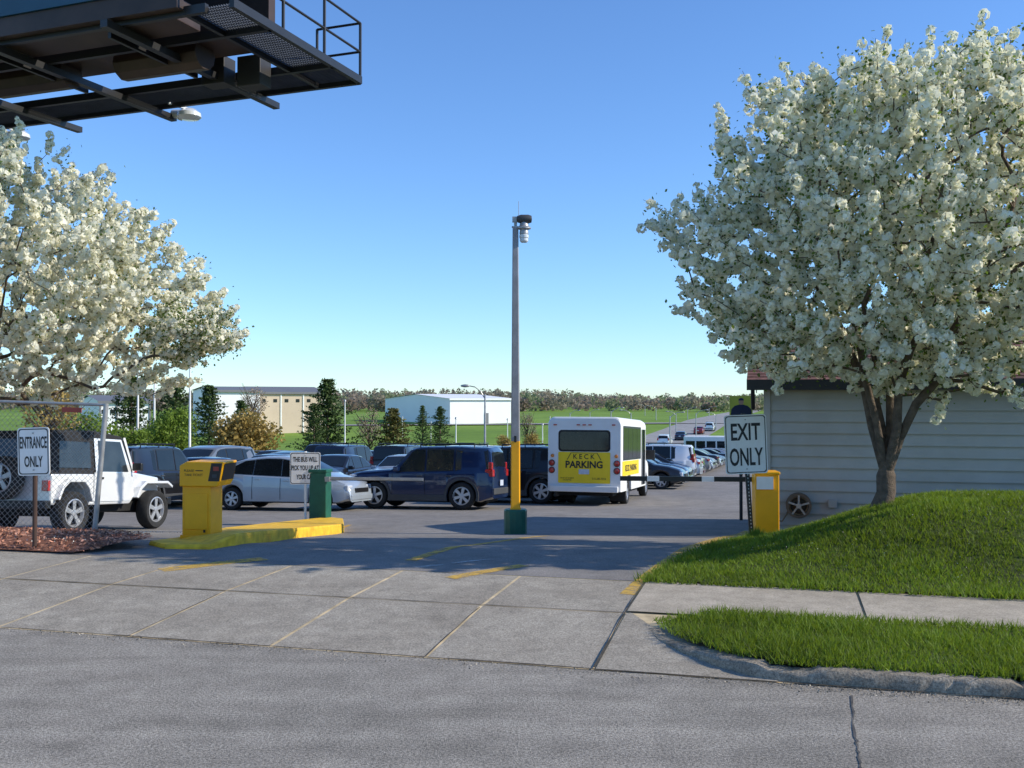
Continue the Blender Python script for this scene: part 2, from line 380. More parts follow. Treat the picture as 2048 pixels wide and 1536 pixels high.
mb.obj('pavement_crack',M['crack'],fix=False,label='dark thin crack in the street asphalt',category='crack',kind='structure')

mb=MB()
def mk(pp,w,mi=0,dz=.006): ribbon(mb,[tuple(G(*p))[:2] for p in pp],w,dz,mi)
mk([(322,1141),(530,1118)],.24)
mk([(1095,1072),(820,1122)],.15)
mk([(1048,1131),(900,1157)],.17)
mk([(1498,1062),(1258,1190)],.19)
mk([(1010,1080),(1090,1078)],.1)
mk([(700,1050),(620,1070)],.1)
mk([(830,1136),(885,1130)],.08,1); mk([(905,1127),(980,1119)],.06,1)
mb.obj('road_marking',[M['worny'],M['wornw']],fix=False,label='worn yellow and white paint lines on the entrance drive',category='road marking',kind='structure')

# kerb right of the apron, with curved return
path=[];hh=[]
for s,u_,h in [(8.5,-1.05,.0),(8.2,-.90,.015),(7.9,-.68,.045),(7.65,-.42,.075),(7.48,-.15,.095),(7.43,.2,.10),(7.43,1.2,.10),(7.43,4,.10),(7.43,8,.10),(7.43,16,.10)]:
    path.append(su(s,u_)); hh.append(h)
vs=[];fs=[]
prof=[(-.07,0),(-.066,.7),(-.045,.95),(-.02,1.0),(.085,1.0),(.09,.2)]
pl=[Vector((*p,0)) for p in path]; full=[];fh=[]
for i in range(len(pl)-1):
    n=max(2,int((pl[i+1]-pl[i]).length/.06))
    for j in range(n): full.append(pl[i].lerp(pl[i+1],j/n)); fh.append(hh[i]+(hh[i+1]-hh[i])*j/n)
full.append(pl[-1]);fh.append(hh[-1])
for i,p in enumerate(full):
    d=(full[min(i+1,len(full)-1)]-full[max(i-1,0)]).normalized(); s_=Vector((-d.y,d.x,0))
    u_=UX*p.x+UY*p.y; gap= .75 if abs(u_-.22)<.03 or abs(u_-1.55)<.03 or abs(u_-3.6)<.03 else 1
    if -.1<u_<.16: gap*=.72
    chip=random.uniform(.5,1) if random.random()<.3 else 1
    for a,b in prof:
        c=p+s_*(a*(1 if a>0 else chip)+random.uniform(-.006,.006)); z0=float(gz(p.x,p.y)); vs.append((c.x,c.y,max(z0,0)-0.01+ b*(fh[i]+.012)*gap*(chip*.3+.7 if b>.5 and a<0 else 1)+random.uniform(-.004,.004)))
k=len(prof)
for i in range(len(full)-1):
    for j in range(k-1): fs.append((i*k+j,(i+1)*k+j,(i+1)*k+j+1,i*k+j+1))
mb=MB(); mb.add(vs,fs); mb.obj('kerb',M['kerbc'],smooth=40,label='worn chipped concrete kerb curving into the driveway apron',category='kerb',kind='structure')
susheet('driveway_flare',np.linspace(7.36,8.9,8),-1.33,lambda s:np.interp(s,[7.36,7.65,7.9,8.2,8.6,8.9],[0,-.42,-.68,-.90,-1.10,-1.28]),6,M['concrete'],.006,label='flared concrete wedge where kerb meets driveway',category='driveway',kind='structure')
r=np.random.RandomState(8)
n=5000; S=7.36-np.abs(r.normal(0,.10,n)); U=r.uniform(-9,6,n); U[:2600]=r.uniform(.0,6,2600); X=NX*S+UX*U; Y=NY*S+UY*U
V,Fq=leafquads(np.stack([X,Y,gz(X,Y)+.005],-1),r.uniform(.004,.014,n),r,flat=.5)
npobj('gutter_grit',V,Fq,[M['gravel']],label='loose grit and sand collected along the gutter',category='grit',kind='stuff')

# lawns
uv=lambda s:np.interp(s,[7.5,7.65,7.9,8.2,8.6,8.9],[.0,-.36,-.60,-.82,-.98,-.6])
def vextra(X,Y):
    s=NX*X+NY*Y; return .105-.07*sm((s-7.5)/1.4)
susheet('lawn',np.linspace(7.5,8.92,14),lambda s:uv(s)+.03,16,70,M['soil'],0.0,vextra,label='narrow strip of rough grass between kerb and sidewalk',category='lawn',kind='structure')
susheet('lawn',np.linspace(10.28,19.5,60),lambda s:float(ue(s)),16,100,M['soil'],.03,mound,label='grassy mound beside the drive with a flowering tree',category='lawn',kind='structure')
def blades(n,s0,s1,ua,ub,hfn,hmin,hmax,rng,wid=.009,edge=0):
    S=rng.uniform(s0,s1,n); A=ua(S)-edge*rng.uniform(-.5,2,n); U=A+(ub-A)*rng.uniform(0,1,n)
    X=NX*S+UX*U; Y=NY*S+UY*U
    patch=.55+.9*(np.sin(X*3.1+np.sin(Y*2.3)*2)*np.sin(Y*3.7+X)*.5+.5)*(.5+.5*np.sin(X*9+3*np.sin(Y*7))**2)
    H=rng.uniform(hmin,hmax,n)*patch
    Z=hfn(X,Y)
    th=rng.uniform(0,2*np.pi,n); w=wid*rng.uniform(.5,1.3,n)
    dx=np.cos(th)*w; dy=np.sin(th)*w; lx=rng.normal(0,.6,n)*H; ly=rng.normal(0,.6,n)*H
    a=np.stack([X-dx,Y-dy,Z-.01],-1); b=np.stack([X+dx,Y+dy,Z-.01],-1)
    c=np.stack([X+lx,Y+ly,Z+H],-1)
    V=np.stack([a,b,c],1).reshape(-1,3); return V,np.arange(3*n).reshape(n,3)
r=np.random.RandomState(3)
V,Fq=blades(46000,7.45,9.02,uv,6.0,lambda X,Y:gz(X,Y)+vextra(X,Y),.03,.085,r,.006,edge=.05)
npobj('grass',V,Fq,[M['blade']],label='tufty green grass blades on the kerbside strip',category='grass',kind='stuff')
V,Fq=blades(180000,10.18,17.0,ue,8.5,lambda X,Y:gz(X,Y)+.03+mound(X,Y),.02,.075,r,.008,edge=.06)
npobj('grass',V,Fq,[M['blade']],label='mown green grass covering the mound under the tree',category='grass',kind='stuff')
n=350; S=r.uniform(10.4,15,n); U=ue(S)+r.uniform(0,1,n)*8; X=NX*S+UX*U; Y=NY*S+UY*U
C=np.stack([X,Y,gz(X,Y)+mound(X,Y)+.07],-1)
V1,F1=leafquads(C,.012,r)
S=r.uniform(10.4,13.2,900); U=-8.3-r.uniform(0,1,900)*5; X=NX*S+UX*U; Y=NY*S+UY*U
V2,F2=leafquads(np.stack([X,Y,gz(X,Y)+.13],-1),.016,r)
npobj('fallen_petals',np.r_[V1,V2],np.r_[F1,F2+len(V1)],[M['petal_floor']],label='scattered white petals fallen on grass and mulch',category='petals',kind='stuff')
ume=lambda s:np.interp(s,[10.36,11.1,12,14.5],[-8.3,-7.7,-8.9,-12.6])
mext=lambda X,Y:.10*sm((NX*X+NY*Y-10.3)/.7)+.02
susheet('mulch_bed',np.linspace(10.36,14.5,26),lambda s:-19,lambda s:float(ume(s)),50,M['mulch'],.0,mext,label='bed of reddish brown wood mulch beside the entrance',category='mulch bed',kind='structure')
n=12000; S=r.uniform(10.36,14.4,n); U=ume(S)+.12-np.abs(r.normal(0,1,n))*.05-r.uniform(0,1,n)*7; X=NX*S+UX*U; Y=NY*S+UY*U
V,Fq=leafquads(np.stack([X,Y,gz(X,Y)+mext(X,Y)+.01+r.uniform(0,.02,n)],-1),r.uniform(.03,.08,n),r,flat=.6,aspect=.35)
npobj('mulch_chips',V,Fq,[M['chips']],label='loose reddish bark chips',category='mulch',kind='stuff')

# ------------------------------------------------------------ flowering trees
def blossom_tree(base,cc,rad,nat,seed,mats,label,r0=.0062,limbs=6,fork=.55,dense=3,leafn=30000,shear=0.0,topn=0.0,botn=.2,extra=None,cut=1.0,holes=0,cs=(.026,.062)):
    rng=np.random.RandomState(seed); cc=np.array(cc)-np.array(base); rad=np.array(rad,float)
    ph=rng.uniform(0,6.28,(8,)); fr=rng.normal(0,2.3,(8,3))
    def lump(d): 
        return 1+.10*np.mean([np.cos(d@fr[i]*1.0+ph[i]) for i in range(4)],0)*2+.11*np.mean([np.cos(d@fr[i]*2.8+ph[i]) for i in range(4,8)],0)*2
    d=rng.normal(size=(nat,3)); d/=np.linalg.norm(d,axis=1)[:,None]
    rr=rng.uniform(0.03,1,nat)**(1/2.5)
    egg=(1-botn*np.clip(-d[:,2],0,1))
    q=d*rad*(rr*lump(d)*egg)[:,None]
    q[:,:2]*=(1-topn*np.clip(q[:,2:3]/rad[2],0,1)**1.5)
    q[:,0]-=shear*q[:,2]
    A=cc+q
    for _ in range(holes):
        hd=rng.normal(size=3); hd/=np.linalg.norm(hd); hc=cc+hd*rad*rng.uniform(.45,.95); hr_=rng.uniform(.35,.6)
        A=A[np.linalg.norm(A-hc,axis=1)>hr_]
    A=A[A[:,2]>cut+rng.normal(0,.14,len(A))]
    if extra is not None:
        for (c,rd_,n_) in extra:
            e=rng.normal(size=(n_,3)); e/=np.linalg.norm(e,axis=1)[:,None]; A=np.r_[A,np.array(c)-np.array(base)+e*np.array(rd_)*(rng.uniform(0,1,n_)**.4)[:,None]]
    f=np.array([.03,.0,fork]); nodes=[np.zeros(3),f*.5+[.02,0,0],f]; par=[-1,0,1]; pl=[0,fork*.5,fork]
    for i in range(limbs):
        a=2*math.pi*i/limbs+rng.uniform(-.3,.3); tgt=cc+rad*np.array([math.cos(a)*.5,math.sin(a)*.5,rng.uniform(-.1,.5)])*(1 if i else .2)
        prev=2
        for k in range(1,9):
            t=k/8
            p=f+(tgt-f)*np.array([t,t,t**.85])+rng.normal(0,.045,3)*(.4+t)
            nodes.append(p);par.append(prev);pl.append(pl[prev]+np.linalg.norm(p-nodes[prev]));prev=len(nodes)-1
    cap=len(nodes)+3*len(A)+10
    NP=np.zeros((cap,3));PL=np.zeros(cap);NP[:len(nodes)]=nodes;PL[:len(nodes)]=pl;cnt=len(nodes)
    order=np.argsort(np.linalg.norm(A-f,axis=1)); tips=[]
    for ai in order:
        p=A[ai]; dd=np.linalg.norm(NP[3:cnt]-p,axis=1); c=dd+.22*PL[3:cnt]; j=3+int(np.argmin(c)); L_=dd[j-3]
        prev=j; nseg=2 if L_>.25 else 1
        for q in range(1,nseg+1):
            t=q/nseg; pp=NP[j]+(p-NP[j])*t
            if q<nseg: pp=pp+rng.normal(0,.05*L_,3)+np.array([0,0,.04*L_])
            NP[cnt]=pp; par.append(prev); PL[cnt]=PL[prev]+L_/nseg; prev=cnt; cnt+=1
        tips.append(prev)
    NP=NP[:cnt]; par=np.array(par); w=np.zeros(cnt)
    for i in range(cnt-1,0,-1):
        if w[i]==0: w[i]=1
        w[par[i]]+=w[i]
    rd=r0*w**.45; rd[0]*=1.25
    Vs=[];Fs=[];off=0
    def seg(p,q,ra,rb,n):
        nonlocal off
        dv=q-p; l=np.linalg.norm(dv)+1e-9; dv=dv/l; a=np.cross(dv,[.3,.9,.1]); a/=np.linalg.norm(a)+1e-9; b=np.cross(dv,a)
        t=np.arange(n)*2*np.pi/n; ring=np.cos(t)[:,None]*a+np.sin(t)[:,None]*b
        Vs.append(np.r_[p-dv*ra*.3+ring*ra,q+dv*rb*.4+ring*rb]); I=np.arange(n); J=(I+1)%n
        Fs.append(np.stack([I,J,J+n,I+n],-1)+off); off+=2*n
    for i in range(3,cnt):
        big=rd[i]>.03
        seg(NP[par[i]],NP[i],min(rd[par[i]],rd[i]*1.2) if par[i]>2 else rd[i]*1.3,rd[i],9 if big else 4)
    CL=[]
    outer=[t for t in tips if np.linalg.norm((NP[t]-cc)/rad)>.6]
    for t in outer:
        p=NP[t]; o=(p-cc)/rad; o/=np.linalg.norm(o); dirv=o*.7+np.array([0,0,.55])+rng.normal(0,.3,3); dirv/=np.linalg.norm(dirv); L_=rng.uniform(.12,.42)
        q=p+dirv*L_; seg(p,q,.006,.003,3)
        for k in range(int(L_/.065)): CL.append(p+dirv*(k+.6)*.065+rng.normal(0,.02,3))
    for i in range(3,cnt):
        if rd[i]<.02:
            m=rng.randint(1,dense+2); t0=rng.uniform(.1,.9); 
            for k in range(m):
                t=np.clip(t0+rng.normal(0,.2),0,1); CL.append(NP[i]*t+NP[par[i]]*(1-t)+rng.normal(0,.035,3))
    CL=np.array(CL); XL=None
    if extra is not None:
        e0=np.array(extra[0][0])-np.array(base); near=np.linalg.norm((CL-e0)/np.array(extra[0][1]),axis=1)<1.25
        XL=CL[near]; CL=CL[~near|(rng.uniform(0,1,len(CL))<.55)]
    root=empty('flowering_tree',base,label=label,category='tree',group='white flowering pear trees')
    mb=MB(); pts=[np.array([0,0,-.25]),np.array([0,0,.0]),np.array([.005,0,.1]),nodes[1],nodes[2],nodes[2]+[0,0,.12]]
    rs=[rd[0]*1.6,rd[0]*1.15,rd[0]*.9,rd[0]*.8,rd[0]*.82,rd[0]*.5]; n=16; vs=[]
    for p,rr_ in zip(pts,rs):
        for i in range(n):
            t=2*math.pi*i/n; k=1+.09*math.sin(3*t+p[2]*3)+.05*math.sin(5*t); vs.append((p[0]+rr_*k*math.cos(t),p[1]+rr_*k*math.sin(t),p[2]))
    fs=[(j*n+i,j*n+(i+1)%n,(j+1)*n+(i+1)%n,(j+1)*n+i) for j in range(len(pts)-1) for i in range(n)]+[tuple(range((len(pts)-1)*n,len(pts)*n))]
    mb.add(vs,fs); mb.obj('trunk',M['bark'],parent=root,smooth=60)
    npobj('branches',np.concatenate(Vs),np.concatenate(Fs),[M['bark']],smooth=True,parent=root)
    npp=13; n=len(CL); off_=rng.normal(size=(n,npp,3)); off_/=np.linalg.norm(off_,axis=2)[:,:,None]
    csz=rng.uniform(cs[0],cs[1],n); C=(CL[:,None,:]+off_*csz[:,None,None]).reshape(-1,3)
    nn=off_.reshape(-1,3); nn=nn+rng.normal(0,.22,nn.shape); nn/=np.linalg.norm(nn,axis=1)[:,None]
    a=np.cross(nn,rng.normal(size=nn.shape)); a/=np.linalg.norm(a,axis=1)[:,None]; b=np.cross(nn,a); h=(rng.uniform(.5,.85,len(C))*np.repeat(csz,npp))[:,None]*.95
    V1=np.stack([C-a*h-b*h*.5,C+a*h*.4-b*h,C+a*h+b*h*.5,C-a*h*.4+b*h],1).reshape(-1,3); F1=np.arange(len(V1)).reshape(-1,4)
    li=rng.randint(0,n,leafn); C2=CL[li]+rng.normal(0,.085,(leafn,3))
    if XL is not None: C2=np.r_[C2,XL[rng.randint(0,len(XL),3500)]+rng.normal(0,.07,(3500,3))]
    V2,F2=leafquads(C2,rng.uniform(.03,.065,len(C2)),rng,aspect=.6)
    npobj('crown',np.r_[V1,V2],np.r_[F1,F2+len(V1)],[mats[0],mats[1]],mi=np.r_[np.zeros(len(F1)),np.ones(len(F2))],parent=root)
    return root
tb=G(1768,1012,0.03,lambda x,y:gz(x,y)+mound(x,y))
cR=at(1822,475,tb.y)
blossom_tree(tuple(tb),(cR.x,cR.y,cR.z),(2.95,2.65,2.5),2400,5,[M['blossom_cool'],M['leaf']],'white flowering pear tree with forked trunk on a grassy mound',limbs=7,fork=.42,leafn=27000,r0=.0056,topn=.22,botn=.06,cut=1.62,holes=20,cs=(.028,.064))
blossom_tree((-9.6,17.3,float(gz(-9.6,17.3))),(-9.4,17.2,4.1),(3.7,3.0,2.6),2100,9,[M['blossom'],M['leaf']],'sunlit white flowering pear tree overhanging the parked cars',limbs=7,fork=1.0,leafn=15000,r0=.0056,shear=.32,topn=.16,botn=.0,cut=2.45,holes=30,cs=(.030,.070),extra=[((-5.45,17.0,3.1),(.85,.8,.5),100)])

# ------------------------------------------------------------ distant trees
def conifer_mesh(h,wd,seed,name,mat):
    rng=np.random.RandomState(seed); C=[];sz=[]; K=22
    for i in range(K):
        f=i/K; z=h*(.10+.88*f); rr=wd*.60*(1-f)**.85*(rng.uniform(.7,1.2))+.03*wd
        nb=rng.randint(4,8); a0=rng.uniform(0,6.28)
        for b in range(nb):
            a=a0+b*6.28/nb+rng.uniform(-.35,.35); L_=rr*rng.uniform(.5,1.25)
            for q in range(34):
                t=rng.uniform(.05,1)**.6; C.append([math.cos(a)*L_*t+rng.normal(0,.028*wd),math.sin(a)*L_*t+rng.normal(0,.028*wd),z+L_*t*.25-.012*h+rng.normal(0,.008*h)]); sz.append(wd*.065*(1.25-.4*t))
    V,Fq=leafquads(np.array(C),np.array(sz),rng,flat=.3,aspect=.45); return npmesh(name,V,Fq,[mat])
def round_mesh(h,wd,seed,mat,n=2600,low=.15,sz=.06):
    rng=np.random.RandomState(seed); K=30
    d=rng.normal(size=(K,3)); d/=np.linalg.norm(d,axis=1)[:,None]; cz=h*(low+(1-low)/2)
    cen=d*np.array([wd*.34,wd*.34,h*(1-low)*.36])*rng.uniform(.5,1.05,K)[:,None]+[0,0,cz]
    k=rng.randint(0,K,n); o=rng.normal(size=(n,3)); o/=np.linalg.norm(o,axis=1)[:,None]
    C=cen[k]+o*wd*.15*rng.uniform(.4,1.25,n)[:,None]; C[:,2]=np.maximum(C[:,2],h*low*.5)
    V,Fq=leafquads(C,rng.uniform(.6,1.3,n)*sz*wd,rng); return npmesh('crown',V,Fq,[mat])
def far_tree(kind,px,pytop,pybase,dep,wpx,seed,label,name='pine_tree',mat=None,group=None):
    z0=float(gz((px-1024)/F*dep,dep)); b=at(px,pybase,dep); x=b.x
    top=at(px,pytop,dep).z; h=top-z0; w=wpx/F*dep
    root=empty(name,(x,dep,z0),label=label,category='tree',group=group)
    mb=MB(); mb.tube((0,0,-.3),(0,0,h*.85 if kind=='pine' else h*.6),.022*h,.006*h,8); mb.obj('trunk',M['bark'],parent=root,smooth=60)
    if kind=='pine': me=conifer_mesh(h,w,seed,'crown',mat or M['pine'])
    elif kind=='bare':
        me=round_mesh(h,w,seed,mat or M['bare'],n=1500,low=.25,sz=.03)
        rng=random.Random(seed); mb=MB()
        for i in range(26):
            a=rng.uniform(0,6.28); zz=h*rng.uniform(.25,.6); r_=w*rng.uniform(.25,.48)
            mb.tube((0,0,zz),(math.cos(a)*r_,math.sin(a)*r_,min(h,zz+h*rng.uniform(.2,.45))),.009*h,.002*h,4)
        mb.obj('branches',M['bark'],parent=root)
    else: me=round_mesh(h,w,seed,mat or M['bush_green'],n=4200,low=.08,sz=.038)
    o=bpy.data.objects.new('crown',me); finish(o,root)
g='conifers on the lawn beyond the fence'
far_tree('pine',655,750,893,78,120,1,'tall dark pine tree on the lawn beyond the fence',group=g)
far_tree('pine',628,800,893,74,70,31,'dark pine tree beside a taller one beyond the fence',group=g)
far_tree('pine',350,752,885,85,110,2,'dark pine tree among spring foliage behind the fence',group=g)
far_tree('pine',262,735,890,82,115,3,'dark pine tree among spring foliage behind the fence',group=g)
far_tree('pine',418,762,880,90,100,4,'dark pine tree among spring foliage behind the fence',group=g)
far_tree('pine',482,795,880,95,80,14,'small pine tree behind an orange budding bush',group=g)
far_tree('pine',787,812,903,80,98,5,'broad low yellowish pine tree on open lawn',group=g,mat=M['pine_light'])
far_tree('pine',845,806,876,120,46,6,'small pine tree on open lawn',group=g)
far_tree('pine',880,808,876,118,56,7,'small pine tree on open lawn',group=g)
far_tree('bush',490,822,912,68,165,8,'rounded shrubby tree with orange brown spring buds',name='budding_tree',mat=M['bush_orange'])
far_tree('bush',1012,868,905,66,72,9,'low orange brown budding shrub by the fence',name='budding_shrub',mat=M['bush_orange'],group='low budding shrubs')
far_tree('bush',1062,862,905,68,66,10,'low orange brown budding shrub by the fence',name='budding_shrub',mat=M['bush_orange'],group='low budding shrubs')
far_tree('bush',350,808,905,66,120,11,'bright green spring shrub behind the fence',name='green_shrub',group='green spring shrubs')
far_tree('bush',170,812,900,70,140,12,'bright green spring shrub behind the fence',name='green_shrub',group='green spring shrubs')
far_tree('bush',265,845,905,64,100,19,'bright green spring shrub behind the fence',name='green_shrub',group='green spring shrubs')
far_tree('bare',95,735,880,60,190,13,'thin brownish tree with early spring leaves',name='budding_tree',mat=M['bush_orange'])
far_tree('bare',738,808,903,84,75,15,'bare reddish twigged tree on the lawn',name='bare_tree')
far_tree('bush',685,885,912,62,60,16,'low orange budding shrub on the lawn',name='budding_shrub',mat=M['bush_orange'],group='low budding shrubs')
far_tree('bare',1055,815,885,110,50,17,'bare tree beside the parking lot lamp',name='bare_tree')
far_tree('bare',505,762,850,160,70,18,'bare tree in front of the tan building',name='bare_tree')
rng=np.random.RandomState(21); C=[];S_=[];NT=800
for i in range(NT):
    dep=rng.uniform(420,900); px=rng.uniform(-150,1700); x=(px-1024)/F*dep; z0=float(gz(x,dep)); h=rng.uniform(5.5,11)*(dep/600)**.6*(1.12 if px<1150 else .82); w=rng.uniform(4,9)
    n=rng.randint(100,140); o=rng.normal(size=(n,3)); o/=np.linalg.norm(o,axis=1)[:,None]
    C.append(np.array([x,dep,z0+h*.5])+o*np.array([w*.7,w*.7,h*.5])*(rng.uniform(.1,1,n)**.4)[:,None]); S_.append(rng.uniform(.8,1.7,n))
V,Fq=leafquads(np.concatenate(C),np.concatenate(S_),rng)
tone=np.repeat(rng.choice([0,1,2],NT,p=[.45,.27,.28]),[len(c) for c in C])
npobj('distant_wood',V,Fq,[M['wood_far'],M['wood_brown'],M['wood_green']],mi=tone,label='hazy line of early spring trees along the horizon',category='wood',kind='stuff')

# ------------------------------------------------------------ buildings
def frame_root(name,loc,ang,**k):
    o=empty(name,loc,**k); o.rotation_euler=(0,0,ang); return o
ANG=-math.radians(15)
cb=Vector((4.45,17.6,0)); z0=float(gz(4.45,17.6))-.1
br=frame_root('roadside_building',(cb.x,cb.y,z0),ANG,label='low pale grey building with lap siding and brown shingle roof',category='building')
eave=2.2-z0; L_=11; Dp=6.4
mb=MB(); lap=.2; z=-.3
while z<eave+.1:
    mb.add([(0,-.026,z),(L_,-.026,z),(L_,.012,z+lap),(0,.012,z+lap),(0,.012,z),(L_,.012,z)],[(0,1,2,3),(0,4,5,1)]); z+=lap
z=-.3
mb.add([(0,.012,z),(0,Dp,z),(0,Dp,eave+.1),(0,.012,eave+.1)],[(0,1,2,3)])
mb.add([(0,.0,eave+.1),(0,Dp,eave+.1),(0,Dp/2,eave+1.15)],[(0,1,2)])
mb.add([(L_,.0,-.3),(L_,Dp,-.3),(L_,Dp,eave+.1),(L_,Dp/2,eave+1.15),(L_,0,eave+.1)],[(0,1,2,3,4)])
mb.add([(0,Dp,-.3),(L_,Dp,-.3),(L_,Dp,eave+.1),(0,Dp,eave+.1)],[(0,1,2,3)])
mb.obj('wall',M['siding'],parent=br,fix=False)
mb=MB(); mb.box(-.02,.09,-.049,-.027,-.3,eave); mb.obj('corner_board',M['siding'],parent=br)
mb=MB()
rise=1.12;run=Dp/2+.35;nrow=20
for side in (0,1):
    for i in range(nrow):
        t0,t1=i/nrow,(i+1)/nrow
        xs_=[-.3]; 
        while xs_[-1]<L_+.3: xs_.append(min(L_+.3,xs_[-1]+random.uniform(.22,.34)))
        for a,b in zip(xs_[:-1],xs_[1:]):
            y0=-.35+run*t0; y1=-.35+run*t1; zz0=eave+.14+rise*t0+.014; zz1=eave+.14+rise*t1
            if side: y0=Dp-y0; y1=Dp-y1
            mb.add([(a,y0,zz0),(b,y0,zz0),(b,y1,zz1),(a,y1,zz1),(a,y0,zz0-.014),(b,y0,zz0-.014)],[(0,1,2,3),(4,5,1,0)])
mb.obj('roof',M['shingle'],parent=br,fix=False)
mb=MB(); mb.box(-.3,L_+.3,-.37,-.352,eave-.03,eave+.15); mb.box(-.3,L_+.3,-.35,0,eave-.02,eave+.0)
for sgn in(0,1):
    for xx in(-.3,L_+.28):
        ys0,ys1=(-.352,Dp/2) if not sgn else (Dp+.352,Dp/2)
        mb.add([(xx,ys0,eave-.03),(xx+.02,ys0,eave-.03),(xx+.02,ys0,eave+.135),(xx,ys0,eave+.135),(xx,ys1,eave+rise-.03),(xx+.02,ys1,eave+rise-.03),(xx+.02,ys1,eave+rise+.135),(xx,ys1,eave+rise+.135)],[(0,3,2,1),(4,5,6,7),(0,1,5,4),(3,7,6,2),(0,4,7,3),(1,2,6,5)])
mb.obj('fascia',M['trim'],parent=br)
mb=MB(); mb.tube((-.2,-.3,eave-.02),(-.2,-.05,eave-.35),.035); mb.obj('downspout',M['trim'],parent=br)
mb=MB(); mb.box(1.05,1.2,-.09,-.027,.62,.76); mb.obj('meter_box',M['siding'],parent=br,bevel=.01,label='small cream electrical box on the siding')
hp=Vector((cb.x,cb.y,z0))+Matrix.Rotation(ANG,3,'Z')@Vector((.56,-.16,.66))
hr=frame_root('hose_reel',hp,ANG,label='round brown hose reel with coiled hose on the siding',category='hose reel')
mb=MB(); mb.lathe([(.17,-.10),(.215,-.10),(.215,-.075),(.17,-.075),(.17,-.10)],28,'Y'); mb.lathe([(.06,-.07),(.06,.07),(.215,.075),(.215,.09),(.05,.09)],28,'Y'); mb.obj('reel_drum',M['reel'],parent=hr,smooth=40)
mb=MB()
for i in range(5):
    a=i*math.pi*2/5+.3; mb.beam((math.cos(a)*.03,-.09,math.sin(a)*.03),(math.cos(a)*.18,-.09,math.sin(a)*.18),.022,.03)
mb.tube((0,-.13,0),(0,.14,0),.045,n=14); mb.obj('spokes',M['siding'],parent=hr)
mb=MB()
for j in range(5):
    y=-.056+j*.028
    pr=[(.15+.014*math.cos(a),y+.014*math.sin(a)) for a in np.linspace(0,2*math.pi,7)]; mb.lathe(pr,24,'Y')
pts=[(-.15,-.05,0),(-.2,-.05,-.15),(-.28,-.08,-.28),(-.36,-.08,-.25),(-.38,-.05,-.1)]
for a,b in zip(pts[:-1],pts[1:]): mb.tube(a,b,.013,n=6)
mb.obj('hose',M['hose'],parent=hr,smooth=60)
def simple_building(name,px0,px1,pyeave,dep,wallmat,roofmat,label,ridge=.0,depth=25,ang=math.radians(35),cols=0,colmat=None):
    x0=(px0-1024)/F*dep; k1=(px1-1024)/F
    t=(k1*dep-x0)/(math.cos(ang)-k1*math.sin(ang)); w=t
    z0=float(gz(x0,dep))-1.5; zt=at(px0,pyeave,dep).z; h=zt-z0
    o=frame_root(name,(x0,dep,z0),ang,label=label,category='building')
    mb=MB(); mb.box(0,w,0,depth,0,h); mb.add([(0,0,h),(0,depth,h),(0,depth/2,h+ridge)],[(0,1,2)]); mb.add([(w,0,h),(w,depth,h),(w,depth/2,h+ridge)],[(0,1,2)]); mb.obj('wall',wallmat,parent=o)
    mb=MB(); e=.4
    mb.add([(-e,-e,h+.02),(w+e,-e,h+.02),(w+e,depth/2,h+ridge+.1),(-e,depth/2,h+ridge+.1),(w+e,depth+e,h+.02),(-e,depth+e,h+.02)],[(0,1,2,3),(3,2,4,5)])
    mb.box(-e,w+e,-e-.1,-e,h-.35,h+.02)
    mb.obj('roof',roofmat,parent=o,fix=False)
    if cols:
        for i in range(cols+1):
            x=w*i/cols; mb=MB(); mb.box(x-.12,x+.12,-.15,-.02,0,h-.4); mb.obj('pilaster',colmat,parent=o)
        for i in range(cols*2):
            x=w*(i+.5)/cols/2; mb=MB(); mb.box(x-.35,x+.35,-.06,-.02,h-1.9,h-1.3); mb.obj('window',M['glass'],parent=o)
    return o,w,h
o,w,h=simple_building('white_warehouse',900,1022,797,225,M['whitewall'],M['whitewall'],'long low white metal warehouse on a grassy rise',ridge=1.0,depth=31)
mb=MB(); mb.box(w*.55,w*.62,-.1,-.02,1.5,4); mb.obj('door',M['greyroof'],parent=o)
simple_building('tan_building',516,650,784,185,M['tan'],M['greyroof'],'tan building with white pilasters and grey roof',ridge=1.0,depth=12,cols=3,colmat=M['white'])
simple_building('white_building',430,520,780,172,M['whitewall'],M['greyroof'],'white metal hall behind pine trees',ridge=.6,depth=12)
simple_building('grey_building',200,300,802,150,M['whitewall'],M['greyroof'],'pale industrial building behind trees',ridge=.8,depth=14,cols=3,colmat=M['greyroof'])

fr_=empty('lot_fence',(0,0,0),label='long chain link fence with pale posts behind parked cars',category='fence')
mr=MB(); ww=MB(); prev=None
for u_ in np.arange(-46,-11,2.6):
    x,y=su(59.5,u_); z=float(gz(x,y)); mb=MB(); mb.tube((0,0,-.1),(0,0,1.35),.045,n=6); mb.obj('post',M['steel'],parent=fr_,loc=(x,y,z))
    if prev:
        mr.tube((prev[0],prev[1],prev[2]+1.33),(x,y,z+1.33),.035,n=6)
        for i in range(9):
            t=i/9; a=Vector(prev).lerp(Vector((x,y,z)),t); b=Vector(prev).lerp(Vector((x,y,z)),min(1,t+.28)); 
            ww.tube((a.x,a.y,a.z),(b.x,b.y,b.z+1.3),.006,n=3); ww.tube((b.x,b.y,b.z),(a.x,a.y,a.z+1.3),.006,n=3)
    prev=(x,y,z)
mr.obj('rail',M['steel'],parent=fr_); ww.obj('wire_mesh',M['steel'],parent=fr_)

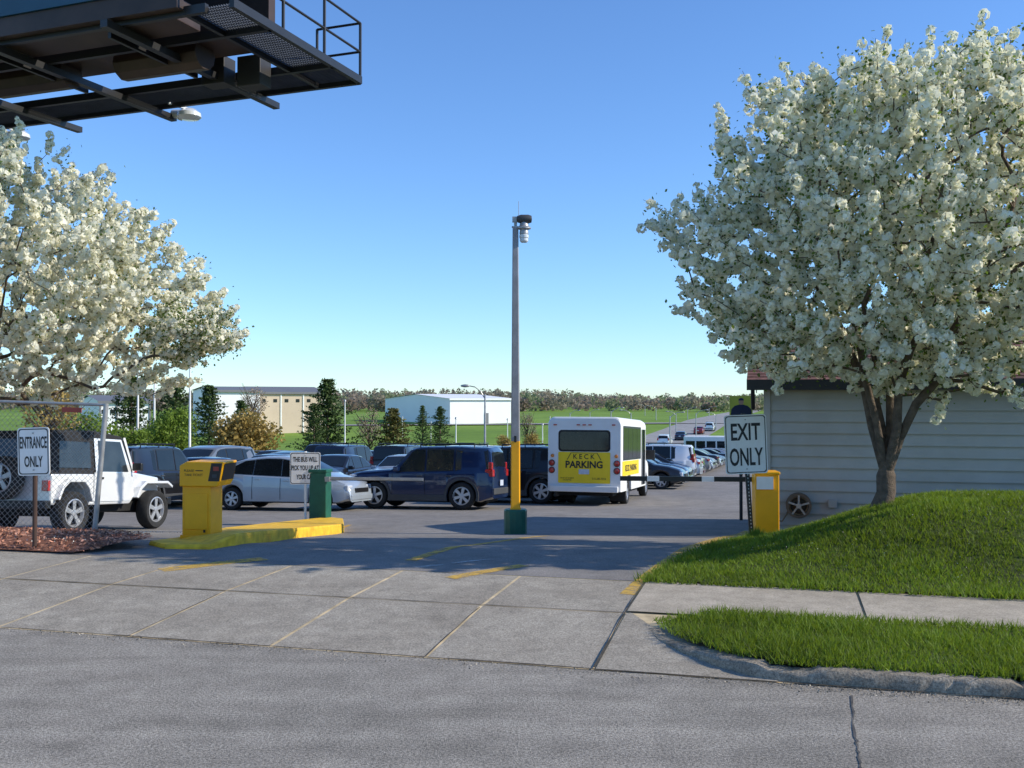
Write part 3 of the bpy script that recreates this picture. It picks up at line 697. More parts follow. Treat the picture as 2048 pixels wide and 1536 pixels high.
def pole(name,px,pytop,dep,label,arm=None,group=None,r=.09):
    x=(px-1024)/F*dep; z0=float(gz(x,dep)); zt=at(px,pytop,dep).z
    o=empty(name,(x,dep,z0),label=label,category='pole' if not arm else 'street lamp',group=group)
    mb=MB(); mb.tube((0,0,-.2),(0,0,zt-z0),r,r*.6,10); mb.obj('pole',M['steel'] if arm else M['white'],parent=o,smooth=50)
    if arm:
        mb=MB(); h=zt-z0; pts=[(0,0,h-.3),(arm*.25,0,h+.15),(arm*.6,0,h+.42),(arm,0,h+.5)]
        for a,b in zip(pts[:-1],pts[1:]): mb.tube(a,b,r*.4,n=6)
        mb.obj('arm',M['steel'],parent=o)
        s=math.copysign(1,arm); mb=MB(); mb.lathe([(.0,-.28),(.06,-.22),(.1,0),(.07,.22),(.0,.28)],12,'X',(arm+s*.2,0,h+.49)); mb.obj('lamp_head',M['steel'],parent=o,smooth=60)
    else:
        mb=MB(); mb.lathe([(.0,.16),(r*1.1,.12),(r*1.5,0),(0,-.04)],10,'Z',(0,0,zt-z0)); mb.obj('cap',M['steel'],parent=o,smooth=60)
    return o
gp='pale poles beyond the lot fence'
for px,t,dp in [(276,735,66),(309,738,67),(380,736,64)]: pole('tall_pole',px,t,dp,'tall pale pole rising behind the fence',group=gp,r=.09)
for px,t,dp in [(690,803,70),(912,838,72),(1085,850,75),(1015,840,90),(640,850,90),(805,835,130),(862,845,140),(1100,835,130)]: pole('light_pole',px,t,dp,'small pale light pole on the lawn',group='small light poles on the lawn',r=.06)
pole('street_lamp',970,788,60,'grey street lamp with long curved arm',arm=-1.0,r=.08)
for px,t,dp,a in [(1222,822,150,1.5),(1262,826,165,-1.5),(1340,832,130,1.5),(1352,828,190,-1.5),(1392,826,160,1.5),(1312,815,250,-2),(1375,818,260,2),(1418,816,300,2),(1290,812,320,-2),(1432,830,200,-1.5),(1180,824,210,1.5),(1140,826,190,1.5)]:
    pole('street_lamp',px,t,dp,'distant street lamp along the far road',arm=a,group='street lamps along the far road',r=.12)

# ------------------------------------------------------------ cars
def wheel(parent,x,y,Rr,wd,flip,spokes=5,name='wheel'):
    wo=MB(); wo.lathe([(0,-.03),(Rr*.58,-.03),(Rr*.58,wd*.8),(0,wd*.8)],20,'Y')
    w=wo.obj(name,M['under'],parent=parent,smooth=40,loc=(x,y,Rr))
    w.rotation_euler=(0,0,math.pi if flip else 0)
    mb=MB(); mb.lathe([(Rr*.62,-wd*.35),(Rr*.72,-wd*.5),(Rr*.92,-wd*.5),(Rr*.99,-wd*.36),(Rr,0),(Rr*.99,wd*.36),(Rr*.92,wd*.5),(Rr*.62,wd*.5)],30,'Y')
    mb.obj('tyre',M['rubber'],parent=w,smooth=50)
    mb=MB(); mb.lathe([(Rr*.55,-wd*.2),(Rr*.60,-wd*.44),(Rr*.66,-wd*.42),(Rr*.66,-wd*.2)],30,'Y'); mb.lathe([(0,-wd*.42),(Rr*.15,-wd*.40),(Rr*.17,-wd*.2)],14,'Y')
    for i in range(spokes):
        a=i*2*math.pi/spokes+.3; c,s=math.cos(a),math.sin(a); px_,pz=-s,c
        q=[]
        for rr,hw_ in((Rr*.12,Rr*.085),(Rr*.58,Rr*.12)):
            for e in(-1,1): q.append((c*rr+px_*hw_*e,-wd*.37,s*rr+pz*hw_*e))
        q2=[(a_,-wd*.25,b_) for a_,_,b_ in q]
        mb.add(q+q2,[(0,1,3,2),(4,6,7,5),(0,2,6,4),(1,5,7,3),(2,3,7,6)])
    mb.obj('rim',M['rim'],parent=w,smooth=40)
    return w
SPEC={
'hatch':dict(K=.36,L=4.45,W=1.72,H=1.49,top=[(-2.22,.45),(-2.21,.9),(-2.12,1.10),(-1.95,1.17),(-1.5,1.32),(-1.0,1.43),(-.5,1.485),(0,1.49),(.35,1.45),(.7,1.33),(1.35,1.0),(1.75,.9),(2.05,.78),(2.19,.62),(2.22,.42)],
  belt=[(-2.2,.98),(-1.2,.99),(.9,.90),(2.2,.7)],R=.31,xw=(-1.33,1.37),rear=(-1.95,-1.12),front=(.42,1.28),
  side=[[(-1.45,1.02),(-.72,.99),(-.72,1.37),(-1.0,1.34),(-1.3,1.2)],[(-.66,.99),(.14,.96),(.1,1.395),(-.3,1.405),(-.66,1.38)],[(.2,.955),(1.05,.93),(.62,1.25),(.34,1.36),(.16,1.39)]],seams=[-.69,.17,1.02],rack=False),
'sedan':dict(K=.36,L=4.65,W=1.78,H=1.43,top=[(-2.32,.45),(-2.31,.8),(-2.25,.97),(-2.1,1.03),(-1.6,1.06),(-.95,1.36),(-.55,1.42),(0,1.435),(.35,1.40),(1.1,1.0),(1.7,.92),(2.1,.8),(2.28,.62),(2.32,.42)],
  belt=[(-2.3,.92),(-1.4,.93),(1,.88),(2.3,.68)],R=.32,xw=(-1.36,1.4),rear=(-1.55,-.98),front=(.42,1.04),
  side=[[(-1.38,.98),(-.62,.96),(-.62,1.34),(-.9,1.30)],[(-.56,.96),(.2,.94),(.17,1.35),(-.2,1.36),(-.56,1.345)],[(.26,.935),(.92,.92),(.36,1.31),(.22,1.345)]],seams=[-.59,.23,1.0],rack=False),
'suv':dict(K=.20,L=4.36,W=1.80,H=1.76,top=[(-2.18,.48),(-2.175,1.0),(-2.15,1.12),(-2.08,1.64),(-2.0,1.73),(-1,1.775),(.0,1.765),(.22,1.72),(.72,1.20),(.86,1.13),(1.75,1.07),(2.08,1.0),(2.16,.80),(2.18,.46)],
  belt=[(-2.2,1.06),(0,1.05),(.8,1.04),(2.2,.92)],R=.385,xw=(-1.30,1.31),rear=(-2.14,-2.085),front=(.26,.69),
  side=[[(-2.05,1.12),(-1.12,1.11),(-1.12,1.65),(-1.98,1.63)],[(-1.02,1.11),(-.26,1.09),(-.26,1.665),(-1.02,1.655)],[(-.18,1.09),(.60,1.08),(.22,1.58),(.10,1.66),(-.18,1.665)]],seams=[-1.07,-.22,.76],rack=True),
'minivan':dict(K=.3,L=4.95,W=1.9,H=1.75,top=[(-2.48,.48),(-2.46,1.0),(-2.4,1.15),(-2.2,1.62),(-2.05,1.71),(-1,1.76),(0,1.75),(.5,1.68),(1.45,1.14),(1.9,1.03),(2.25,.88),(2.44,.65),(2.48,.44)],
  belt=[(-2.4,1.06),(0,1.02),(1.3,.98),(2.4,.8)],R=.34,xw=(-1.45,1.5),rear=(-2.37,-2.21),front=(.62,1.36),
  side=[[(-2.18,1.12),(-1.25,1.1),(-1.25,1.62),(-2.02,1.60)],[(-1.17,1.1),(-.1,1.07),(-.1,1.63),(-1.17,1.63)],[(-.02,1.06),(1.05,1.02),(.5,1.53),(.3,1.6),(-.02,1.62)]],seams=[-1.2,-.06,1.15],rack=False)}
def make_car(kind,paintm,label,group='parked cars'):
    S=SPEC[kind]; L_,W,H_=S['L'],S['W'],S['H']; tx,tz=zip(*S['top']); bx,bz=zip(*S['belt']); Rr=S['R']; Ra=Rr+.055
    K=S['K']
    hw=lambda x:W/2*(1-.13*max(0,(abs(x)-.36*L_)/(.14*L_))**2)
    top=lambda x:float(np.interp(x,tx,tz))
    belt=lambda x:min(float(np.interp(x,bx,bz)),top(x)-.05)
    sidey=lambda x,z:(hw(x)-.05)-max(0,z-belt(x))*K
    st=set(tx)|set(np.linspace(-L_/2,L_/2,26))
    for xw in S['xw']:
        for a in np.linspace(-1,1,13): st.add(xw+Ra*a)
        st|={xw-Ra-.004,xw+Ra+.004}
    st=sorted(x for x in st if tx[0]<=x<=tx[-1])
    rings=[]
    for x in st:
        zl=.22+.12*max(0,(abs(x)-.42*L_)/(.08*L_))
        for xw in S['xw']:
            d=abs(x-xw)
            if d<=Ra: zl=max(zl,Rr+math.sqrt(max(0,Ra*Ra-d*d)))
        zt=top(x); zb=belt(x); w=hw(x); zl=min(zl,zb-.12)
        ye=(w-.05)-max(0,zt-.05-zb)*K
        half=[(0,zl),(w-.10,zl),(w-.012,zl+.03),(w+.012,(zl+zb)*.5+.02),(w-.012,zb-.04),(w-.05,zb),(ye,max(zb+.001,zt-.05)),(ye-.07,zt-.012),(ye*.5,zt+.01),(0,zt+.016)]
        rings.append([(x,y,z) for y,z in half]+[(x,-y,z) for y,z in half[-2:0:-1]])
    n=len(rings[0]); mb=MB(); mb.v=[p for r_ in rings for p in r_]
    for i in range(len(rings)-1):
        for j in range(n): mb.f.append((i*n+j,i*n+(j+1)%n,(i+1)*n+(j+1)%n,(i+1)*n+j)); mb.m.append(0)
    mb.f+= [tuple(range(n)),tuple(range((len(rings)-1)*n,len(rings)*n))]; mb.m+=[0,0]
    root=empty('parked_car',label=label,category='car',group=group)
    mb.obj('body',paintm,parent=root,smooth=38)
    for nm,(a,b) in(('rear_window',S['rear']),('windscreen',S['front'])):
        mb=MB(); m_=6; vs=[]
        for i in range(m_+1):
            x=a+(b-a)*i/m_; z=top(x); y=(hw(x)-.05)-max(0,z-.05-belt(x))*K-.085
            dz=(top(x+.01)-top(x-.01))/.02; nrm=Vector((-dz,0,1)).normalized()*.012
            for t,c in((-1,0),(-.5,.012),(0,.02),(.5,.012),(1,0)): vs.append((x+nrm.x,y*t,z-.012+c+nrm.z+.004))
        for i in range(m_):
            for j in range(4): mb.f.append((i*5+j,i*5+j+1,i*5+j+6,i*5+j+5)); mb.m.append(0)
        mb.v=vs; mb.obj(nm,M['glass'],parent=root,smooth=60)
    for sg in(-1,1):
        tr=MB()
        for poly in S['side']:
            mb=MB(); mb.add([(x,sg*(sidey(x,z)+.012),z) for x,z in poly],[tuple(range(len(poly)))]); mb.obj('side_window',M['glass'],parent=root,fix=False)
            c=(sum(p[0] for p in poly)/len(poly),sum(p[1] for p in poly)/len(poly))
            big=[(c[0]+(x-c[0])*1.07+.0,c[1]+(z-c[1])*1.10) for x,z in poly]
            tr.add([(x,sg*(sidey(x,z)+.006),z) for x,z in big],[tuple(range(len(poly)))])
        tr.obj('window_trim',M['black'],parent=root,fix=False)
        for x in S['seams']:
            mb=MB(); zb=belt(x); w=hw(x)
            mb.add([(x-.006,sg*(w+.004),.3),(x+.006,sg*(w+.004),.3),(x+.006,sg*(w+.016),(.22+zb)/2),(x+.006,sg*(w-.006),zb-.04),(x-.006,sg*(w-.006),zb-.04),(x-.006,sg*(w+.016),(.22+zb)/2)],[(0,1,2,5),(5,2,3,4)])
            mb.obj('door_seam',M['under'],parent=root,fix=False)
        for x in S['seams'][:2]:
            mb=MB(); y=hw(x)+.005; z=belt(x)-.13; mb.box(x+.08,x+.24,sg*y,sg*(y+.022),z,z+.03)
            mb.obj('door_handle',M['plastic'] if kind!='hatch' else paintm,parent=root,bevel=.006)
        xm=S['seams'][2]-.18; zm=belt(xm)+.02; y=hw(xm)-.04
        mb=MB(); mb.box(xm-.05,xm+.1,sg*y,sg*(y+.2),zm,zm+.14); mb.obj('mirror',paintm,parent=root,bevel=.03)
    xr=S['top'][0][0]; xf=S['top'][-1][0]; wd=W/2-.28
    bmt=M['plastic'] if kind in('suv',) else paintm
    mb=MB(); mb.box(xr-.03,xr+.3,-wd-.12,wd+.12,.42,.6); mb.obj('rear_bumper',bmt,parent=root,bevel=.02)
    mb=MB(); mb.box(xf-.3,xf+.025,-wd-.12,wd+.12,.3,.44); mb.obj('front_bumper',bmt,parent=root,bevel=.02)
    if kind=='suv':
        for sg in(-1,1):
            mb=MB(); mb.box(S['xw'][0]+Ra+.02,S['xw'][1]-Ra-.02,sg*(W/2-.02),sg*(W/2+.02),.24,.42); mb.obj('sill_cladding',bmt,parent=root,bevel=.01)
            for xw in S['xw']:
                mb=MB(); arc=[(xw+(Ra+.07)*math.cos(a),Rr+(Ra+.07)*math.sin(a)) for a in np.linspace(-.3,math.pi+.3,16)]+[(xw+(Ra)*math.cos(a),Rr+(Ra)*math.sin(a)) for a in np.linspace(math.pi+.3,-.3,16)]
                mb.prism(arc,sg*(W/2-.03),sg*(W/2+.022)); mb.obj('wheel_arch_trim',bmt,parent=root)
    mb=MB(); mb.box(xf-.12,xf+.012,-wd*.75,wd*.75,.5,.62); mb.obj('grille',M['black'],parent=root,bevel=.01)
    zh={'suv':(.92,1.32),'minivan':(.95,1.35),'hatch':(.82,1.05),'sedan':(.78,.95)}[kind]
    for sg in(-1,1):
        mb=MB(); y1=hw(xr+.05)-.005
        xa=xr-.012; hh_=zh
        mb.box(xa+.0,xa+.24,sg*(y1-.16),sg*(y1+.016),hh_[0],min(hh_[1],top(xr+.03)+.05) if kind in('sedan','hatch') else hh_[0]+.2)
        if kind in('suv','minivan'):
            x2=xr+.02; mb.box(x2,x2+.12,sg*(y1-.12),sg*(y1-.01),hh_[0]+.2,hh_[1])
        mb.obj('taillight',M['red'],parent=root,bevel=.02)
        mb=MB(); xa=xf-.33; y1=hw(xf-.1)+.0; z_=top(xf-.14)
        mb.box(xa,xf-.06,sg*(y1-.3),sg*(y1+.012),z_-.2,z_-.04); mb.obj('headlight',M['clear'],parent=root,bevel=.03)
    mb=MB(); mb.box(xr-.04,xr-.03,-.16,.16,.66,.82); mb.obj('licence_plate',M['plate'],parent=root)
    mb=MB(); mb.box(-L_/2+.25,L_/2-.25,-W/2+.3,W/2-.3,.2,.62); mb.obj('underbody',M['under'],parent=root)
    if S['rack']:
        mb=MB()
        for sg in(-1,1):
            y=W/2-.05-(H_-.05-1.07)*K-.08; mb.tube((-1.6,sg*y,H_+.07),(.0,sg*y,H_+.07),.02,n=6)
            for x in(-1.6,-.75,.0): mb.tube((x,sg*y,H_-.04),(x,sg*y,H_+.07),.016,n=6)
        for x in(-1.2,-.2): mb.tube((x,-y,H_+.07),(x,y,H_+.07),.014,n=6)
        mb.obj('roof_rack',M['black'],parent=root)
    for xw in S['xw']:
        for sg in(-1,1): wheel(root,xw,sg*(W/2-.10),Rr,.2,sg>0,spokes=random.choice([5,6]))
    return root
def place(o,x,y,th,Lw=2.6,dz=0):
    c,s=math.cos(th),math.sin(th); zf=float(gz(x+c*Lw/2,y+s*Lw/2)); zr=float(gz(x-c*Lw/2,y-s*Lw/2)); zl=float(gz(x-s*.8,y+c*.8)); zrr=float(gz(x+s*.8,y-c*.8))
    X_=Vector((c,s,(zf-zr)/Lw)).normalized(); Y_=Vector((-s,c,(zl-zrr)/1.6)); Z_=X_.cross(Y_).normalized(); Y_=Z_.cross(X_)
    Mx=Matrix((X_,Y_,Z_)).transposed().to_4x4(); Mx.translation=(x,y,(zf+zr)/2+dz+.005); o.matrix_world=Mx
def clone(root,paintm=None,oldpaint=None,**k):
    n=root.copy(); COL.objects.link(n)
    for a,b in k.items(): n[a]=b
    def rec(src,dst):
        for c in KIDS.get(src.name,[]):
            cc_=c.copy(); COL.objects.link(cc_); cc_.parent=dst; cc_.matrix_parent_inverse=c.matrix_parent_inverse.copy()
            KIDS.setdefault(dst.name,[]).append(cc_)
            if paintm and c.type=='MESH' and c.data.materials and c.data.materials[0]==oldpaint:
                cc_.material_slots[0].link='OBJECT'; cc_.material_slots[0].material=paintm
            rec(c,cc_)
    rec(root,n); return n
def joined_mesh(root,name):
    mats=[];bm=bmesh.new()
    def rec(o,Mx):
        for c in KIDS.get(o.name,[]):
            m=Mx@c.matrix_basis; me=c.data.copy(); me.transform(m)
            idx=[]
            for mt in me.materials:
                if mt not in mats: mats.append(mt)
                idx.append(mats.index(mt))
            arr=np.zeros(len(me.polygons),dtype=np.int32); me.polygons.foreach_get('material_index',arr); me.polygons.foreach_set('material_index',np.array(idx,dtype=np.int32)[arr]); bm.from_mesh(me); bpy.data.meshes.remove(me)
            rec(c,m)
    rec(root,Matrix()); me=bpy.data.meshes.new(name); bm.to_mesh(me); bm.free()
    for m in mats: me.materials.append(m)
    return me
car={}
car['hatch']=make_car('hatch',P['silver'],'silver hatchback parked beside the entrance island')
car['suv']=make_car('suv',P['blue'],'dark blue SUV with roof rack parked behind the barrier')
car['sedan']=make_car('sedan',P['black'],'black sedan parked in the row behind')
car['minivan']=make_car('minivan',P['black'],'black minivan parked in the row behind')
JM={k:joined_mesh(v,'parked_car') for k,v in car.items()}
BP={'hatch':P['silver'],'suv':P['blue'],'sedan':P['black'],'minivan':P['black']}
ax=-math.radians(15)
place(car['hatch'],at(578,1000,28.3).x,28.3,ax)
place(car['suv'],at(856,1000,29.0).x,29.0,math.pi+ax)
first={'sedan':False,'minivan':False}
def add_car(kind,col,x,y,th,far=False,where='in a crowded row'):
    lab='%s %s parked %s'%({'lightsilver':'light silver','tan':'beige'}.get(col,col),{'hatch':'hatchback','suv':'SUV','sedan':'sedan','minivan':'minivan'}[kind],where)
    if far:
        o=bpy.data.objects.new('parked_car',JM[kind]); finish(o,label=lab,category='car',group='parked cars')
        for s_ in o.material_slots:
            if s_.material==BP[kind]: s_.link='OBJECT'; s_.material=P[col]
    elif kind in first and not first[kind]:
        first[kind]=True; o=car[kind]; o['label']=lab
        if P[col]!=BP[kind]:
            for c in KIDS[o.name]:
                if c.data.materials[0]==BP[kind]: c.material_slots[0].link='OBJECT'; c.material_slots[0].material=P[col]
    else: o=clone(car[kind],P[col],BP[kind],label=lab)
    place(o,x,y,th); return o
add_car('suv','black',at(1015,990,32).x,32.2,math.pi+ax,where='behind the blue SUV')
add_car('sedan','black',at(1060,960,36.5).x,36.5,math.radians(255),where='behind the blue SUV')
add_car('minivan','navy',at(960,960,37).x,37,math.radians(255),where='behind the blue SUV')
rr=random.Random(5)
kinds=['suv','sedan','sedan','sedan','suv','hatch','minivan']; cols=['black','navy','grey','green','black','navy','black','silver','grey']
u_=-27.0; i=0
while u_<-7.5:
    for s_,th in((34.5,255),(40.3,75),(49,255)):
        x,y=su(s_+rr.uniform(-.25,.25),u_+rr.uniform(-.1,.1)+ (0 if s_<36 else .6))
        px=x/y*F+1024
        if s_<36 and px>930: continue
        if px>1085 or px<120: continue
        add_car(rr.choice(kinds),rr.choice(cols),x,y,math.radians(th+rr.uniform(-2,2)),far=s_>45,where='in the rows before the fence')
    u_+=2.75
add_car('suv','black',at(300,960,29).x,29.3,math.radians(75),where='beside the white off-roader')
add_car('sedan','navy',at(345,960,27.5).x-0.2,31.5,math.radians(-15),where='beside the white off-roader')
cols2=['black','navy','silver','white','grey','black','lightsilver','black','tan','white','maroon','silver']
for k in range(28):
    for j in range(2):
        x=4.9+k*2.45*.245+j*5.2; y=41.5+k*2.45*.970-j*1.3
        px=x/y*F+1024
        if px>1500 or (j==1 and k<5): continue
        kd=rr.choice(['sedan','suv','sedan','sedan','hatch']); cl=rr.choice(cols2)
        if j==0 and k<7: kd=['sedan','sedan','hatch','suv','sedan','sedan','suv'][k]; cl=['black','navy','black','white','silver','maroon','black'][k]
        add_car(kd,cl,x,y,math.radians((165 if rr.random()<.35 else -15)+rr.uniform(-2,2)),far=(k>7),where='in the long column down the lot')
for px,py,cl,kd in [(1420,862,'white','suv'),(1362,880,'navy','sedan'),(1398,868,'red','sedan'),(1330,893,'white','minivan')]:
    p=G(px,py); add_car(kd,cl,p.x,p.y,math.radians(75),far=True,where='driving on the far road')

# ------------------------------------------------------------ white off-roader
jr=empty('parked_car',label='white open-style off-roader with black soft top and rear spare wheel',category='car',group='parked cars')
WP=P['white']
mb=MB()
tub=[(-1.72,.52),(-1.60,.52),(-1.52,.78),(-1.38,.9),(-1.0,.9),(-.86,.78),(-.78,.5),(.42,.5),(.55,.62),(.55,1.06),(-1.72,1.06)]
mb.prism(tub,-.76,.76)
mb.add([(.55,-.70,.62),(.55,.70,.62),(.55,.70,1.10),(.55,-.70,1.10),(1.66,-.52,.58),(1.66,.52,.58),(1.66,.52,1.0),(1.66,-.52,1.0)],[(0,3,2,1),(4,5,6,7),(0,1,5,4),(3,7,6,2),(0,4,7,3),(1,2,6,5)])
mb.obj('body',WP,parent=jr,bevel=.035)
for sg in(-1,1):
    mb=MB(); pts=[(.50,.62),(.62,.82),(.80,.93),(1.5,.93),(1.66,.84),(1.66,.79),(1.48,.88),(.82,.88),(.66,.77),(.56,.6)]
    mb.prism(pts,sg*.55,sg*.86); mb.obj('front_fender',WP,parent=jr,bevel=.012)
    mb=MB(); pts=[(-1.66,.62),(-1.55,.86),(-1.42,.97),(-.98,.97),(-.84,.86),(-.74,.56),(-.78,.56),(-.88,.80),(-1.0,.91),(-1.38,.91),(-1.52,.80),(-1.62,.60)]
    mb.prism(pts,sg*.745,sg*.87); mb.obj('rear_fender_flare',WP,parent=jr,bevel=.012)
vs=[(-1.74,-.76,1.05),(-1.74,.76,1.05),(-1.68,.67,1.80),(-1.68,-.67,1.80),(.50,-.74,1.06),(.50,.74,1.06),(.22,.66,1.77),(.22,-.66,1.77),(-.6,-.67,1.84),(-.6,.67,1.84)]
mb=MB(); 
mb.add(vs,[(0,1,2,3),(3,2,9,8),(8,9,6,7),(0,3,8,7,4),(1,5,6,9,2)])
mb.obj('soft_top',M['fabric'],parent=jr,bevel=.03)
sy=lambda z:.755-(z-1.06)*.125
def sq(x0,x1,x2,x3,z0,z1,sg,off): return [(x0,sg*(sy(z0)+off),z0),(x1,sg*(sy(z0)+off),z0),(x2,sg*(sy(z1)+off),z1),(x3,sg*(sy(z1)+off),z1)]
for sg in(-1,1):
    mb=MB(); mb.add(sq(-1.55,-.72,-.72,-1.5,1.16,1.62,sg,.018),[(0,1,2,3)]); mb.obj('side_window',M['glasslit'],parent=jr,fix=False)
    mb=MB(); mb.add(sq(-.50,.32,.14,-.50,1.10,1.66,sg,.03),[(0,1,2,3)]); mb.obj('door_window',M['glasslit'],parent=jr,fix=False)
    mb=MB(); mb.add(sq(-.60,.44,.18,-.60,1.06,1.70,sg,.022),[(0,1,2,3)])
    y=.765
    mb.prism([(-.64,.56),(.42,.56),(.44,1.08),(-.64,1.08)],sg*y,sg*(y+.015)); mb.obj('door',WP,parent=jr)
    mb=MB(); mb.box(-.56,-.42,sg*.78,sg*.81,.96,1.0); mb.obj('door_handle',M['black'],parent=jr)
    mb=MB(); mb.box(.42,.5,sg*.78,sg*.98,1.12,1.27); mb.obj('mirror',M['black'],parent=jr,bevel=.02)
mb=MB(); mb.add([(-1.75,-.55,1.16),(-1.75,.55,1.16),(-1.70,.5,1.66),(-1.70,-.5,1.66)],[(0,1,2,3)]); mb.obj('rear_window',M['glasslit'],parent=jr,fix=False)
mb=MB(); mb.beam((.56,-.70,1.1),(.30,-.66,1.72),.05,.05); mb.beam((.56,.70,1.1),(.30,.66,1.72),.05,.05); mb.beam((.30,-.68,1.72),(.30,.68,1.72),.06,.05)
mb.obj('windscreen_frame',WP,parent=jr)
mb=MB(); mb.add([(.55,-.66,1.14),(.55,.66,1.14),(.32,.62,1.68),(.32,-.62,1.68)],[(0,1,2,3)]); mb.obj('windscreen',M['glass'],parent=jr)
mb=MB(); mb.box(-1.86,-1.73,-.78,.78,.46,.6); mb.obj('rear_bumper',M['black'],parent=jr,bevel=.015)
mb=MB(); mb.box(1.72,1.86,-.7,.7,.46,.6); mb.obj('front_bumper',M['black'],parent=jr,bevel=.015)
mb=MB()
for i in range(7): y=-.33+i*.11; mb.box(1.655,1.668,y-.03,y+.03,.66,.94)
mb.obj('grille',M['black'],parent=jr)
for sg in(-1,1):
    mb=MB(); mb.box(-1.77,-1.72,sg*.6,sg*.74,.76,.94); mb.obj('taillight',M['red'],parent=jr,bevel=.01)
    mb=MB(); mb.lathe([(0,.03),(.085,.02),(.09,0)],16,'X',(1.655,sg*.42,.84)); mb.obj('headlight',M['clear'],parent=jr)
mb=MB(); mb.box(-1.5,1.5,-.5,.5,.36,.56); mb.tube((-1.2,-.6,.37),(-1.2,.6,.37),.06); mb.tube((1.17,-.6,.37),(1.17,.6,.37),.06); mb.obj('underbody',M['under'],parent=jr)
for xw in(-1.2,1.17):
    for sg in(-1,1): wheel(jr,xw,sg*.73,.375,.25,sg>0,spokes=5)
sp=wheel(jr,-1.87,0.08,.375,.24,False,name='spare_wheel'); sp.rotation_euler=(0,0,-math.pi/2); sp.location=(-1.88,.08,.98)
cx=-8.2+NX*1.75-NY*.78; cy=17.8+NY*1.75+NX*.78
place(jr,cx,cy,math.radians(75),2.37); jr.scale=(1.05,1.05,1.05)

# ------------------------------------------------------------ shuttle bus
bus=empty('shuttle_bus',label='white shuttle bus with yellow rear advert panel for parking',category='bus')
W=2.28; Ht=2.68
def rring(x,w,z0,z1,r,n=5):
    pts=[(w/2,z0)]
    for i in range(n+1):
        a=i/n*math.pi/2; pts.append((w/2-r+r*math.cos(a),z1-r+r*math.sin(a)))
    return [(x,y,z) for y,z in pts]+[(x,-y,z) for y,z in reversed(pts)]
arch=[(.92,.44),(.95,.80),(1.08,.90),(1.62,.90),(1.75,.80),(1.78,.44)]
stn=[(-.03,-.06,-.05),(.0,-.02,-.01),(.05,0,0),(.5,0,0)]
prof=[(x,W+dw,.44,Ht+dz) for x,dw,dz in stn]+[(x,W,z,Ht) for x,z in arch]+[(4.6,W,.44,Ht),(4.92,W-.02,.44,Ht-.02),(5.0,W-.1,.44,Ht-.08)]
rings=[rring(x,w,z0,z1,.22) for x,w,z0,z1 in prof]; mb=MB()
n=len(rings[0]); mb.v=[p for r_ in rings for p in r_]
for i in range(len(rings)-1):
    for j in range(n): mb.f.append((i*n+j,i*n+(j+1)%n,(i+1)*n+(j+1)%n,(i+1)*n+j)); mb.m.append(0)
mb.f+=[tuple(range(n)),tuple(range((len(rings)-1)*n,len(rings)*n))]; mb.m+=[0,0]
mb.obj('body',M['white'],parent=bus,smooth=35)
mb=MB(); cab=[(5.0,.44),(5.02,2.05),(5.25,2.02),(5.75,1.38),(6.45,1.22),(6.6,1.05),(6.62,.46),(6.4,.44),(6.3,.8),(5.75,.8),(5.6,.44)]
mb.prism(cab,-.98,.98); mb.obj('cab',M['white'],parent=bus,bevel=.06)
for sg in(-1,1):
    mb=MB(); mb.add([(5.1,sg*.987,1.35),(5.7,sg*.987,1.35),(5.3,sg*.987,1.9),(5.1,sg*.987,1.9)],[(0,1,2,3)]); mb.obj('cab_window',M['glass'],parent=bus,fix=False)
    y=sg*(W/2+.006)
    for a,b in[(.28,1.12),(1.16,2.0),(2.04,2.88),(2.92,3.7)]: mb=MB(); mb.add([(a,y,1.42),(b,y,1.42),(b,y,2.36),(a,y,2.36)],[(0,1,2,3)]); mb.obj('side_window',M['glass'],parent=bus,fix=False)
    mb=MB(); y=sg*(W/2+.003); mb.add([(.22,y,1.37),(3.76,y,1.37),(3.76,y,2.42),(.22,y,2.42)],[(0,1,2,3)]); mb.obj('window_trim',M['black'],parent=bus,fix=False)
    mb=MB(); y=sg*(W/2+.005); mb.add([(.1,y,.90),(3.3,y,.90),(3.3,y,1.35),(.1,y,1.35)],[(0,1,2,3)]); mb.obj('side_panel',M['busyellow'],parent=bus,fix=False,label='yellow advertising band along the side')
    mb=MB(); mb.box(5.6,5.7,sg*1.0,sg*1.35,1.3,1.65); mb.obj('mirror',M['black'],parent=bus,bevel=.02)
    mb=MB(); mb.box(.88,.9,sg*.62,sg*1.1,.12,.6); mb.obj('mudflap',M['rubber'],parent=bus)
mb=MB(); mb.add([(5.28,-.85,2.0),(5.28,.85,2.0),(5.76,.85,1.40),(5.76,-.85,1.40)],[(0,1,2,3)]); mb.obj('windscreen',M['glass'],parent=bus,fix=False)
y=-(W/2+.012); mb=MB(); mb.add([(3.9,y,.5),(4.7,y,.5),(4.7,y,2.35),(3.9,y,2.35)],[(0,1,2,3)]); mb.obj('door',M['glasslit'],parent=bus,fix=False)
mb=MB(); mb.beam((4.3,y-.005,.5),(4.3,y-.005,2.35),.02,.04); mb.obj('door_frame',M['black'],parent=bus)
text('lettering','KECK PARKING',2.2,.2,M['letter'],bus,(1.7,-(W/2+.01),1.13),bold=.02)
def rect(mb,x,y0,y1,z0,z1,r=.06):
    pts=[]
    for cy,cz,a0 in((y1-r,z1-r,0),(y0+r,z1-r,90),(y0+r,z0+r,180),(y1-r,z0+r,270)):
        for i in range(5):
            a=math.radians(a0+i*22.5); pts.append((x,cy+r*math.cos(a),cz+r*math.sin(a)))
    mb.add(pts,[tuple(range(len(pts)))]); return mb
rect(MB(),-.036,-.80,.80,1.63,2.28,.1).obj('window_seal',M['rubber'],parent=bus,fix=False)
rect(MB(),-.041,-.75,.75,1.68,2.23,.09).obj('rear_window',M['glass'],parent=bus,fix=False)
